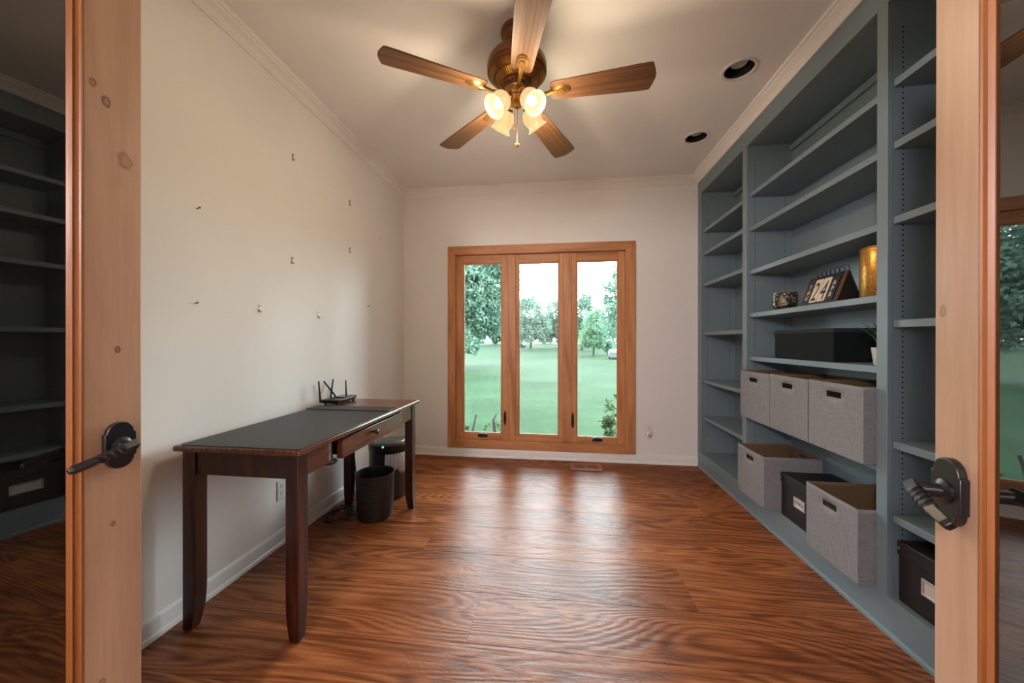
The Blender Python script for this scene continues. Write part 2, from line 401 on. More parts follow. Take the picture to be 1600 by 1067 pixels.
def mk_bag():
    k = Mt('white_plastic_bag'); p = k.bsdf(Roughness=0.28); p.inputs['Base Color'].default_value = (0.85, 0.86, 0.88, 1)
    k.bump(k.noise(k.coord(), 38, 4, 0.6, 1.5), 0.8, 0.012, p); return k.m
M_BAG = mk_bag()
def mk_basket():
    k = Mt('black_woven_basket'); p = k.bsdf(Roughness=0.42)
    a = k.noise(k.coord((0.25, 0.25, 4)), 45, 2)
    k.l(k.ramp(a, [(0.4, (0.008, 0.008, 0.008, 1)), (0.7, (0.032, 0.031, 0.030, 1))]), p.inputs['Base Color'])
    k.bump(a, 0.7, 0.004, p); return k.m
M_BASKET = mk_basket()
def mk_gold():
    k = Mt('embossed_gold'); p = k.bsdf(Roughness=0.34, Metallic=0.85)
    vo = k.n('ShaderNodeTexVoronoi', feature='DISTANCE_TO_EDGE'); vo.inputs['Scale'].default_value = 55; k.l(k.coord((1,1,0.8)), vo.inputs['Vector'])
    k.l(k.ramp(vo.outputs['Distance'], [(0.0, (0.62, 0.33, 0.085, 1)), (0.10, (0.46, 0.22, 0.045, 1))]), p.inputs['Base Color'])
    k.bump(vo.outputs['Distance'], 0.35, 0.003, p); return k.m
M_GOLD = mk_gold()
def mk_mosaic():
    k = Mt('mosaic_glass'); p = k.bsdf(Roughness=0.18, Metallic=0.3)
    vo = k.n('ShaderNodeTexVoronoi'); vo.inputs['Scale'].default_value = 95; k.l(k.coord(), vo.inputs['Vector'])
    k.l(k.ramp(vo.outputs['Color'], [(0.25, (0.012, 0.028, 0.028, 1)), (0.55, (0.085, 0.072, 0.045, 1)), (0.8, (0.34, 0.27, 0.20, 1))]), p.inputs['Base Color'])
    k.bump(vo.outputs['Distance'], 0.6, 0.003, p); return k.m
M_MOSAIC = mk_mosaic()
def leafmat(name, c1, c2, c3, scale=0.5, trans=0.5):
    k = Mt(name); v = k.coord()
    c = k.ramp(k.noise(v, scale, 5, 0.7), [(0.3, c1), (0.5, c2), (0.7, c3)])
    p = k.n('ShaderNodeBsdfPrincipled'); p.inputs['Roughness'].default_value = 0.55; k.l(c, p.inputs['Base Color'])
    t = k.n('ShaderNodeBsdfTranslucent'); k.l(c, t.inputs['Color'])
    m = k.n('ShaderNodeMixShader'); m.inputs[0].default_value = trans; k.l(p.outputs[0], m.inputs[1]); k.l(t.outputs[0], m.inputs[2])
    k.l(m.outputs[0], k.out.inputs['Surface']); return k.m
M_LEAF = leafmat('tree_leaves', (0.052, 0.105, 0.074, 1), (0.088, 0.168, 0.116, 1), (0.130, 0.220, 0.145, 1))
M_LEAFB = leafmat('young_tree_leaves', (0.070, 0.140, 0.088, 1), (0.110, 0.205, 0.120, 1), (0.165, 0.260, 0.140, 1), 0.8)
M_SHRUB = leafmat('shrub_leaves', (0.018, 0.042, 0.016, 1), (0.036, 0.072, 0.024, 1), (0.066, 0.10, 0.032, 1), 9)
M_PLANT = leafmat('house_plant_leaves', (0.02, 0.075, 0.02, 1), (0.035, 0.12, 0.03, 1), (0.07, 0.18, 0.05, 1), 20, 0.15)
M_BARK = plain('grey_brown_bark', (0.022, 0.021, 0.019, 1), 0.85, 0, 0.2, 0.5, 30)
def mk_lawn():
    k = Mt('mown_grass'); p = k.bsdf(Roughness=0.85); p.inputs['Specular IOR Level'].default_value = 0.1
    v = k.coord(); a = k.noise(v, 0.35, 5, 0.65); b = k.noise(k.coord((1, 0.45, 1)), 5, 8, 0.8)
    m = k.n('ShaderNodeMath', operation='MULTIPLY_ADD'); k.l(a, m.inputs[0]); m.inputs[1].default_value = 0.5
    m2 = k.n('ShaderNodeMath', operation='MULTIPLY'); k.l(b, m2.inputs[0]); m2.inputs[1].default_value = 0.5; k.l(m2.outputs[0], m.inputs[2])
    k.l(k.ramp(m.outputs[0], [(0.41, (0.0026, 0.0140, 0.0026, 1)), (0.5, (0.0052, 0.0222, 0.0050, 1)), (0.59, (0.0110, 0.0315, 0.0095, 1))]), p.inputs['Base Color'])
    k.bump(b, 0.5, 0.03, p); return k.m
M_LAWN = mk_lawn()

# ================================================================== STRUCTURE
T = 0.15
# floor: sub-floor slab and one object per board
floor = struct(G().box(XL-T, XR+0.45, -0.14, YB+T, -0.12, -0.0185).build('floor', plain('dark_subfloor', (0.02, 0.010, 0.006, 1), 0.8)))
seams = [-0.13, 0.03, 0.30, 0.57, 0.845, 1.115, 1.375, 1.655, 1.955, 2.245, 2.52, 2.79, 3.06, 3.33, 3.62]
joints = {0: [0.5], 1: [-0.6], 2: [0.75], 3: [-0.95], 4: [0.15], 5: [0.93], 6: [-0.35], 7: [0.62], 8: [-0.75], 9: [0.35], 10: [1.0], 11: [-0.2], 12: [0.7], 13: [-0.6]}
def board(x0, x1, y0, y1, dz=0.0):
    dz = 0.0
    cx, cy = (x0+x1)/2, (y0+y1)/2; hx, hy = (x1-x0)/2, (y1-y0)/2; b = 0.0012; g = 0.0004
    ox, oy = hx-0.0002, hy-g; ix, iy = ox, oy-b; zt = 0.0; zb = -0.018; zm = -0.0010
    v = [(-ox,-oy,zb),(ox,-oy,zb),(ox,oy,zb),(-ox,oy,zb),(-ox,-oy,zm),(ox,-oy,zm),(ox,oy,zm),(-ox,oy,zm),(-ix,-iy,zt),(ix,-iy,zt),(ix,iy,zt),(-ix,iy,zt)]
    f = [(0,3,2,1),(8,9,10,11)]
    for a, q in ((0, 4), (4, 8)):
        for i in range(4): f.append((a+i, a+(i+1) % 4, q+(i+1) % 4, q+i))
    o = G().add(v, f).build('plank', M_FLOOR, floor, smooth=False); o.location = (cx, cy, dz)
for i in range(len(seams)-1):
    xs = [XL-0.01] + joints[i] + [XR+0.03]
    for a, b_ in zip(xs[:-1], xs[1:]): board(a, b_, seams[i], seams[i+1], random.choice((0, -0.0006, -0.0012)))

# walls
wx0, wx1, wz0, wz1 = -1.052, 0.695, 0.150, 2.088           # window opening
wb_ = G()
wb_.box(XL-T, wx0, YB, YB+T, -0.12, CZ+0.12).box(wx1, XR+0.45, YB, YB+T, -0.12, CZ+0.12)
wb_.box(wx0, wx1, YB, YB+T, -0.12, wz0).box(wx0, wx1, YB, YB+T, wz1, CZ+0.12)
struct(wb_.build('wall_back', M_WALL))
struct(G().box(XL-T, XL, -0.14, YB, -0.12, CZ+0.12).build('wall_left', M_WALL))
struct(G().box(XR+0.31, XR+0.45, -0.14, YB, -0.12, CZ+0.12).build('wall_right', M_WALL))
DX0, DX1, DZ = -1.125, 0.530, 2.12
wf = G()
wf.box(XL, DX0, -0.14, -0.02, -0.02, CZ).box(DX1, XR+0.31, -0.14, -0.02, -0.02, CZ).box(DX0, DX1, -0.14, -0.02, DZ, CZ)
struct(wf.build('wall_front', M_WALL))
# ceiling with two round openings for the downlights
LIGHTS = [(1.039, 2.2064), (1.0597, 2.9028)]; LR = 0.0755
def ceiling():
    g = G(); n = 32
    def ring_cell(cx, cy, x0, x1, y0, y1):
        vs = []; fs = []
        for k in range(n):
            a = 2*PI*k/n; vs.append((cx+LR*1.03*math.cos(a), cy+LR*1.03*math.sin(a), CZ))
        for k in range(n):
            a = 2*PI*k/n; dx, dy = math.cos(a), math.sin(a)
            t = min(((x1-cx)/dx if dx > 1e-6 else ((x0-cx)/dx if dx < -1e-6 else 1e9)), ((y1-cy)/dy if dy > 1e-6 else ((y0-cy)/dy if dy < -1e-6 else 1e9)))
            vs.append((cx+dx*t, cy+dy*t, CZ))
        for k in range(n): fs.append((k, n+k, n+(k+1) % n, (k+1) % n))
        g.add(vs, fs)
        for (qx, qy) in ((x0,y0),(x1,y0),(x1,y1),(x0,y1)):
            a0 = math.atan2(qy-cy, qx-cx) % (2*PI); k = int(a0/(2*PI/n)) % n
            g.add([vs[n+k], (qx, qy, CZ), vs[n+(k+1) % n]], [(0, 1, 2)])
    h = 0.2
    xa, xb = 0.82, 1.28
    (c1x, c1y), (c2x, c2y) = LIGHTS
    def q(x0, x1, y0, y1): g.add([(x0,y0,CZ),(x1,y0,CZ),(x1,y1,CZ),(x0,y1,CZ)], [(3,2,1,0)])
    q(XL, xa, -0.02, YB); q(xb, XR+0.31, -0.02, YB)
    q(xa, xb, -0.02, c1y-h); ring_cell(c1x, c1y, xa, xb, c1y-h, c1y+h); q(xa, xb, c1y+h, c2y-h)
    ring_cell(c2x, c2y, xa, xb, c2y-h, c2y+h); q(xa, xb, c2y+h, YB)
    return g
struct(ceiling().build('ceiling', M_CEIL, smooth=False))
struct(G().box(XL-0.3, XR+0.6, -3.2, YB+T+0.3, CZ+0.26, CZ+0.36).build('roof_slab', plain('roof_board', (0.2, 0.18, 0.16, 1), 0.9)))

# mouldings swept along the walls (d = distance out from wall)
CROWN = [(0, -0.066), (0.008, -0.066), (0.010, -0.058), (0.016, -0.054), (0.020, -0.046), (0.034, -0.034), (0.052, -0.024), (0.056, -0.016), (0.066, -0.013), (0.072, -0.006), (0.072, 0), (0, 0)]
BASE = [(0, 0.088), (0.005, 0.088), (0.010, 0.080), (0.012, 0.070), (0.012, 0.022), (0.018, 0.017), (0.020, 0.010), (0.020, 0), (0, 0)]
def sweep(name, prof, z, fn0, fn1, mat):
    n = len(prof); g = G()
    vs = [fn0(d, z+h) for d, h in prof] + [fn1(d, z+h) for d, h in prof]
    fs = [(i, (i+1) % n, n+(i+1) % n, n+i) for i in range(n)] + [tuple(range(n))[::-1], tuple(range(n, 2*n))]
    return struct(g.add(vs, fs).build(name, mat, angle=30))
sweep('trim_1', CROWN, CZ, lambda d, z: (XL+d, -0.02, z), lambda d, z: (XL+d, YB-d, z), M_TRIM)
sweep('trim_2', CROWN, CZ, lambda d, z: (XL+d, YB-d, z), lambda d, z: (XR-d, YB-d, z), M_TRIM)
sweep('trim_3', CROWN, CZ, lambda d, z: (XR-d, YB-d, z), lambda d, z: (XR-d, 0.80, z), M_TRIM)
sweep('baseboard_left', BASE, 0, lambda d, z: (XL+d, -0.02, z), lambda d, z: (XL+d, YB-d, z), M_TRIM)
sweep('baseboard_back', BASE, 0, lambda d, z: (XL+d, YB-d, z), lambda d, z: (XR-0.001, YB-d, z), M_TRIM)

# hall behind the camera (closes the house; added fill light at the top of the script)
hg = G()
hg.box(-2.6, 2.6, -3.2, -3.05, -0.12, CZ+0.1).box(-2.75, -2.6, -3.2, -0.02, -0.12, CZ+0.1).box(2.6, 2.75, -3.2, -0.02, -0.12, CZ+0.1)
hg.box(-2.6, XL-T, -0.14, -0.02, -0.12, CZ+0.1).box(XR+0.45, 2.6, -0.14, -0.02, -0.12, CZ+0.1)
struct(hg.build('wall_hall', M_WALL))
struct(G().box(-2.6, 2.6, -3.05, -0.14, -0.12, 0).build('floor_hall', M_FLOOR, smooth=False))
struct(G().box(-2.6, 2.6, -3.05, -0.14, CZ, CZ+0.1).build('ceiling_hall', M_CEIL))
jg = G()
jg.box(DX0, DX0+0.018, -0.14, -0.02, 0, DZ-0.018).box(DX1-0.018, DX1, -0.14, -0.02, 0, DZ-0.018).box(DX0, DX1, -0.14, -0.02, DZ-0.018, DZ)
struct(jg.build('trim_4', M_PINE))

# ------------------------------------------------------------------ window
win = struct_empty('window_1', (0, 0, 0))
cy0 = YB-0.020                                   # casing face
ox0, ox1, oz0, oz1 = -1.1135, 0.7591, 0.0869, 2.1546
ix0, ix1, iz0, iz1 = -1.034, 0.664, 0.172, 2.066
def casing(poly, mat):
    G().prism(poly, cy0, YB, 'y').build('casing', mat, win, bevel=0.003)
e = 0.0004
casing([(ox0, oz1), (ox1, oz1), (ix1, iz1+e), (ix0, iz1+e)], M_PINEX)
casing([(ox0, oz0), (ix0, iz0-e), (ix1, iz0-e), (ox1, oz0)], M_PINEX)
casing([(ox0-0, oz0), (ox0, oz1), (ix0-e, iz1), (ix0-e, iz0)], M_PINE)
casing([(ox1, oz0), (ix1+e, iz0), (ix1+e, iz1), (ox1, oz1)], M_PINE)
# jamb liner
jl = G(); jy0, jy1 = YB-0.012, YB+0.14
jl.box(wx0, ix0, jy0+0.012, jy1, wz0, wz1).box(ix1, wx1, jy0+0.012, jy1, wz0, wz1)
jl.box(ix0, ix1, jy0+0.012, jy1, wz0, iz0).box(ix0, ix1, jy0+0.012, jy1, iz1, wz1)
jl.build('frame', M_PINE, win)
def sash(name, x0, x1, z0, z1, gx0, gx1, gz0, gz1, yf):
    """stile-and-rail frame with its glass"""
    y1 = yf+0.045
    o = G().box(x0, gx0, yf, y1, z0, z1).box(gx1, x1, yf, y1, z0, z1).build(name, M_PINE, win, bevel=0.003)
    G().box(gx0, gx1, yf, y1, z0, gz0).box(gx0, gx1, yf, y1, gz1, z1).build('rail', M_PINEX, o, bevel=0.003)
    st = 0.012; b = G()                           # inner glazing bead
    b.prism([(gx0, gz0), (gx0, gz1), (gx0+st, gz1-st), (gx0+st, gz0+st)], yf+0.010, yf+0.022, 'y')
    b.prism([(gx1, gz0), (gx1-st, gz0+st), (gx1-st, gz1-st), (gx1, gz1)], yf+0.010, yf+0.022, 'y')
    b.prism([(gx0, gz0), (gx0+st, gz0+st), (gx1-st, gz0+st), (gx1, gz0)], yf+0.010, yf+0.022, 'y')
    b.prism([(gx0, gz1), (gx1, gz1), (gx1-st, gz1-st), (gx0+st, gz1-st)], yf+0.010, yf+0.022, 'y')
    b.build('glazing_bead', M_PINE, o)
    G().box(gx0, gx1, yf+0.024, yf+0.030, gz0, gz1).build('glass_pane', M_PANE, o, smooth=False)
    return o
k_ = 1.016
ys = YB+0.025
def zk(z): return CAM_H+(z-CAM_H)*k_
sash('sash', ix0-0.001, -0.490, iz0-0.001, iz1+0.001, -0.936*k_-0.010, -0.557*k_+0.010, zk(0.257)-0.012, zk(1.960)+0.012, ys)
sash('sash', -0.413, 0.068, iz0+0.037, iz1+0.001, -0.370*k_-0.010, 0.013*k_+0.010, zk(0.254)-0.012, zk(1.956)+0.012, ys+0.008)
sash('sash', 0.147, ix1+0.001, iz0-0.001, iz1+0.001, 0.203*k_-0.010, 0.582*k_+0.010, zk(0.250)-0.012, zk(1.957)+0.012, ys)
for a, b_ in ((-0.4915, -0.4115), (0.0665, 0.1485)):
    G().box(a, b_, ys-0.006, ys+0.06, iz0, iz1).build('mullion', M_PINE, win, bevel=0.004)
G().box(-0.413, 0.068, ys-0.014, ys+0.05, iz0, iz0+0.038).build('sill', M_PINEX, win, bevel=0.003)
def crank(x, z):
    y = ys-0.001
    o = G().box(x-0.050, x+0.050, y-0.026, y, z-0.022, z+0.010).build('crank_handle', M_BLACK, win, bevel=0.008, seg=3)
    G().tube([(x-0.036, y-0.030, z+0.010), (x-0.01, y-0.036, z+0.016), (x+0.040, y-0.034, z+0.012)], [0.007, 0.009, 0.006], 10).build('folding_lever', M_BLACK, o)
crank(-0.752, 0.222); crank(0.398, 0.216)
def lock(x, z):
    y = ys-0.007
    o = G().prism([(x-0.008, z-0.07), (x+0.008, z-0.07), (x+0.013, z-0.03), (x+0.011, z+0.04), (x+0.005, z+0.072), (x-0.005, z+0.072), (x-0.011, z+0.04), (x-0.013, z-0.03)], y-0.010, y, 'y').build('window_lock', M_BLACK, win, bevel=0.003)
    G().tube([(x, y-0.008, z-0.02), (x-0.004, y-0.024, z+0.005), (x-0.004, y-0.026, z+0.05)], [0.006, 0.007, 0.005], 8).build('latch_lever', M_BLACK, o)
lock(-0.521, 0.402); lock(0.160, 0.394)

# ------------------------------------------------------------------ french doors (dark filmed glass, opened into the room)
def twist_lever(s):
    """lever running along +x (towards the hinge) standing s*out from the door, author at neck"""
    g = G(); pts = []; tw = []; rr = []
    N = 40
    for i in range(N+1):
        t = i/N
        x = -0.006+(0.116 if s > 0 else 0.100)*t; z = 0.004-0.026*t**1.15
        y = s*(0.050+0.006*math.sin(t*PI)+(0.004 if s > 0 else 0.012)*t)
        pts.append((x, y, z)); rr.append(0.0125-0.0020*t if t < 0.97 else 0.0080)
        tt = min(max((t-0.24)/0.42, 0), 1); tw.append(PI/4+tt*2.0*PI)
    g.tube(pts, rr, 4, sq=tw)
    return g
def door(name, free, ang, s, w=0.765, stile=0.106, sk=0.020, rec=0.0125):
    d = struct_empty(name, (free[0], free[1], 0), ang)
    t = 0.036; H = 2.095; zb = 0.008
    g = lambda: G()
    def bx(x0, x1, z0, z1, nm, mat, y0=0.0, y1=t):
        a, b_ = sorted((-s*y0, -s*y1)); return g().box(x0, x1, a, b_, z0, z1).build(nm, mat, d, bevel=0.0025)
    bx(0, stile, zb, H, 'stile', M_DOOR_A if s > 0 else M_DOOR_B); bx(w-stile, w, zb, H, 'stile', M_DOOR)
    bx(stile, w-stile, H-0.10, H, 'rail', M_DOORX); bx(stile, w-stile, zb, 0.235, 'rail', M_DOORX)
    x0, x1, z0, z1 = stile, w-stile, 0.235, H-0.10
    P = [(0, 0.001), (sk*0.18, 0.0015), (sk*0.27, -rec*0.15), (sk*0.61, -rec*0.43), (sk*0.75, -rec*0.28), (sk*0.84, -rec*0.6), (sk, -rec), (sk, -rec-0.006), (0, -rec-0.006)]
    for side in range(4):
        vs = []
        for end in (0, 1):
            for a, o_ in P:
                y = s*o_
                if side == 0: vs.append((x0+a, y, (z0+a) if end == 0 else (z1-a)))
                elif side == 1: vs.append((x1-a, y, (z0+a) if end == 0 else (z1-a)))
                elif side == 2: vs.append(((x0+a) if end == 0 else (x1-a), y, z0+a))
                else: vs.append(((x0+a) if end == 0 else (x1-a), y, z1-a))
        n = len(P)
        g().add(vs, [(i, (i+1) % n, n+(i+1) % n, n+i) for i in range(n)]).build('glazing_bead', M_BEAD, d, angle=25)
    a, b_ = sorted((-s*(rec+0.001), -s*(rec+0.007)))
    g().box(x0+0.003, x1-0.003, a, b_, z0+0.003, z1-0.003).build('glass_pane', M_DGLASS, d, smooth=False)
    # handle set
    hx, hz = (0.047 if s > 0 else 0.043), 0.938
    pl = []
    hw, hh, lr = 0.0295, 0.029, 0.0255
    for (sx, sz) in ((1, 1), (-1, 1), (-1, -1), (1, -1)):
        pass
    pl = [(hw, -hh), (hw, hh)]
    pl += [(lr*math.cos(q), hh+lr*math.sin(q)) for q in [PI*i/14 for i in range(15)]]
    pl += [(-hw, hh), (-hw, -hh)]
    pl += [(lr*math.cos(q), -hh+lr*math.sin(q)) for q in [PI+PI*i/14 for i in range(15)]]
    mv = Matrix.Translation((hx, 0, hz))
    a, b_ = sorted((0, s*0.013))
    h = g().prism(pl, a, b_, 'y').build('door_handle', M_BLACK, d, bevel=0.004, angle=30); h.location = (hx, 0, hz)
    n_ = g().tube([(0, s*0.012, 0), (0, s*0.016, 0), (0, s*0.020, 0), (0, s*0.052, 0)], [0.019, 0.019, 0.011, 0.0105], 16).build('handle_neck', M_BLACK, h)
    lv = twist_lever(s).build('handle_lever', M_BLACK, h, bevel=0.0015, angle=50)
    return d
aL = math.atan2(-math.cos(R(4.9)), -math.sin(R(4.9)))
door('door_1', (-1.026, 0.773), aL, 1)
aR = math.atan2(-math.cos(R(12.2)), -math.sin(R(12.2)))
door('door_2', (0.6539, 0.7112), aR, -1, stile=0.0864, sk=0.013, rec=0.008)

# ------------------------------------------------------------------ built-in bookcase
bk = thing('bookcase', 'blue-grey painted built-in bookcase with three bays of open shelves', 'bookcase', (XR, 0, 0))
BD = 0.30
sty = [(3.524, YB-0.0005), (2.719, 2.778), (1.632, 1.682), (0.80, 0.886)]
FZ, TZ = 0.150, 2.560
G().box(BD-0.006, BD+0.008, 0.80, YB-0.001, 0, CZ-0.002).build('back_panel', M_BOOK, bk)
for y0, y1 in sty:
    G().box(0.020, BD-0.006, y0, y1, 0, CZ-0.002).build('side_panel', M_BOOK, bk)
    G().box(0, 0.020, y0, y1, FZ, TZ).build('stile', M_BOOK, bk, bevel=0.0015)
G().box(0, 0.020, 0.80, YB-0.0005, TZ, CZ-0.002).build('frieze_board', M_BOOK, bk, bevel=0.0015)
G().box(0, 0.020, 0.80, YB-0.0005, 0, FZ).build('base_board', M_BOOK, bk, bevel=0.0015)
G().prism([(-0.012, 0), (0, 0), (0, 0.018), (-0.005, 0.017), (-0.010, 0.012)], 0.80, YB-0.022, 'y').build('shoe_moulding', M_BOOK, bk)
bays = [(2.778, 3.524), (1.682, 2.719), (0.886, 1.632)]
tops = [[2.218, 2.007, 1.719, 1.268, 0.826, 0.487], [2.227, 1.985, 1.682, 1.380, 1.078, 0.663], [2.241, 1.989, 1.687, 1.269, 0.780, 0.481]]
for (y0, y1), zs in zip(bays, tops):
    G().box(0.020, BD-0.006, y0, y1, FZ-0.02, FZ).build('bay_floor', M_BOOK, bk)
    G().box(0.020, BD-0.006, y0, y1, TZ, TZ+0.02).build('bay_top', M_BOOK, bk)
    G().box(BD-0.026, BD-0.006, y0, y1, TZ-0.055, TZ-0.018).build('cleat', M_BOOK, bk, bevel=0.002)
    for z in zs:
        G().box(0.021, BD-0.008, y0+0.0015, y1-0.0015, z-0.030, z).build('shelf', M_BOOK, bk, bevel=0.0015)
hg = G()
for y, dr in ((3.524, -1), (2.778, 1), (2.719, -1), (1.682, 1), (1.632, -1), (0.886, 1)):
    for xh in (0.055, BD-0.05):
        z = 0.30
        while z < 2.47:
            m = Matrix.Translation((xh, y+dr*0.0004, z)) @ Matrix.Rotation(R(90), 4, 'X')
            hg.add([(0.0035*math.cos(a*PI/3), 0.0035*math.sin(a*PI/3), 0) for a in range(6)], [tuple(range(6))], m)
            z += 0.0205
stuff(hg.build('shelf_pin_holes', M_DARKHOLE, bk, smooth=False))

# ================================================================== CEILING FIXTURES
def downlight(i, pos, label):
    t = thing('recessed_downlight', label, 'downlight', (pos[0], pos[1], CZ))
    G().lathe([(LR, 0.004), (LR, -0.004), (LR+0.004, -0.006), (LR+0.016, -0.005), (LR+0.019, -0.0005), (LR+0.019, 0.0), ], 40, cap=False).build('trim_ring', M_WHITEPL, t)
    G().lathe([(LR+0.001, -0.003), (LR, 0.02), (LR-0.006, 0.12), (0.001, 0.121)], 40, cap=False).build('black_baffle', plain('matt_black_baffle', (0.006, 0.006, 0.006, 1), 0.6), t)
    b = G().lathe([(0.001, 0.026), (0.02, 0.027), (0.040, 0.032), (0.046, 0.040), (0.044, 0.05), (0.028, 0.085), (0.020, 0.119)], 32, cap=False)
    b.build('bulb', plain('unlit_reflector_bulb', (0.55, 0.56, 0.56, 1), 0.25), t)
downlight(0, LIGHTS[0], 'recessed round ceiling downlight with black baffle, the one nearer the ceiling fan')
downlight(1, LIGHTS[1], 'recessed round ceiling downlight with black baffle, the one nearer the window wall')

# ceiling fan
FX, FY = -0.200, 1.800
fan = thing('ceiling_fan', 'bronze ceiling fan with five brown wooden blades and a lit four-shade light kit', 'ceiling fan', (FX, FY, CZ))
G().lathe([(0.001, 0), (0.080, 0), (0.083, -0.012), (0.080, -0.020), (0.070, -0.026), (0.066, -0.040), (0.050, -0.058), (0.030, -0.070), (0.022, -0.078), (0.001, -0.078)], 40, cap=False).build('canopy', M_BRONZE, fan)
G().cyl((0, 0, -0.075), (0, 0, -0.130), 0.013).build('downrod', M_BRONZE, fan)
G().lathe([(0.001, -0.118), (0.060, -0.118), (0.100, -0.124), (0.128, -0.138), (0.144, -0.160), (0.149, -0.174), (0.149, -0.196), (0.145, -0.201), (0.149, -0.206), (0.149, -0.213), (0.140, -0.219), (0.112, -0.238), (0.106, -0.240), (0.001, -0.240)], 64, cap=False).build('motor_housing', M_BRONZE, fan)
def finned(r0, z0, r1, z1, nf, h=0.005):
    g = G(); dr, dz = r1-r0, z1-z0; L = math.hypot(dr, dz); nr, nz = -dz/L, dr/L     # outward/down normal of the cone
    if nz > 0: nr, nz = -nr, -nz
    g.lathe([(r0, z0), (r1, z1)], 64, cap=False)
    for k in range(nf):
        m = Matrix.Rotation(2*PI*k/nf, 4, 'Z'); w0, w1 = r0*PI/nf*0.55, r1*PI/nf*0.55
        g.add([(r0, -w0, z0), (r1, -w1, z1), (r1, w1, z1), (r0, w0, z0), (r0+nr*h, -w0*.6, z0+nz*h), (r1+nr*h, -w1*.6, z1+nz*h), (r1+nr*h, w1*.6, z1+nz*h), (r0+nr*h, w0*.6, z0+nz*h)],
              [(4,5,6,7), (0,1,5,4), (1,2,6,5), (2,3,7,6), (3,0,4,7)], m)
    return g
finned(0.138, -0.2205, 0.115, -0.2365, 72, 0.004).build('vented_ring', M_BRASS, fan)
finned(0.106, -0.2405, 0.074, -0.2600, 54, 0.005).build('vented_ring', M_BRASS, fan)
G().lathe([(0.001, -0.258), (0.076, -0.258), (0.076, -0.272), (0.070, -0.280), (0.064, -0.282), (0.060, -0.292), (0.001, -0.292)], 48, cap=False).build('switch_housing', M_BRONZE, fan)
# blades
def blade_mesh():
    g = G(); top = []; n = 16
    pr = []
    def hw(r):                                       # half width along the blade
        t = (r-0.17)/(0.66-0.17)
        return 0.050+0.022*min(t*1.15, 1.0)
    xs = [0.170, 0.178, 0.20, 0.26, 0.34, 0.42, 0.50, 0.58, 0.628]
    left = []
    for i, r in enumerate(xs):
        w = hw(r)
        if i == 0: w *= 0.80
        if i == 1: w *= 0.95
        left.append((r, w))
    tip = [(0.640, hw(0.64)*0.96), (0.645, hw(0.64)*0.80), (0.652, hw(0.64)*0.55), (0.660, 0.012)]
    left += tip
    poly = [(r, w) for r, w in left] + [(r, -w) for r, w in left[::-1]]
    g.prism(poly[::-1], -0.0035, 0.0035, 'z')
    return g
def iron_mesh():
    g = G()
    g.tube([(0.070, 0, 0.004), (0.10, 0, -0.008), (0.135, 0, -0.012), (0.165, 0, -0.010), (0.20, 0, -0.006)], [0.010, 0.008, 0.008, 0.010, 0.012], 10)
    return g
def medal_mesh():
    g = G()
    for r0, z0, z1 in ((1.0, -0.0035, -0.009), (0.80, -0.009, -0.013), (0.52, -0.013, -0.018)):
        n = 32
        vs = [(0.222+0.048*r0*math.cos(2*PI*k/n), 0.031*r0*math.sin(2*PI*k/n), z0) for k in range(n)]
        vs += [(0.222+0.042*r0*math.cos(2*PI*k/n), 0.026*r0*math.sin(2*PI*k/n), z1) for k in range(n)]
        g.add(vs, [(k, n+k, n+(k+1) % n, (k+1) % n) for k in range(n)] + [tuple(range(n, 2*n))])
    return g
PH = -0.0905
proto = None
for k in range(5):
    a = PH+k*2*PI/5
    if k == 0:
        b0 = blade_mesh().build('blade', M_BLADE, fan, bevel=0.0015)
        i0 = iron_mesh().build('blade_iron', M_BRASS, b0); m0 = medal_mesh().build('medallion', M_BRASS, b0, angle=30)
        bl = b0
    else:
        bl = copy_part(b0, fan); copy_part(i0, bl); copy_part(m0, bl)
    bl.rotation_mode = 'QUATERNION'
    bl.rotation_quaternion = (Matrix.Rotation(a, 3, 'Z') @ Matrix.Rotation(R(-11), 3, 'X')).to_quaternion()
    bl.location = (0, 0, -0.322)
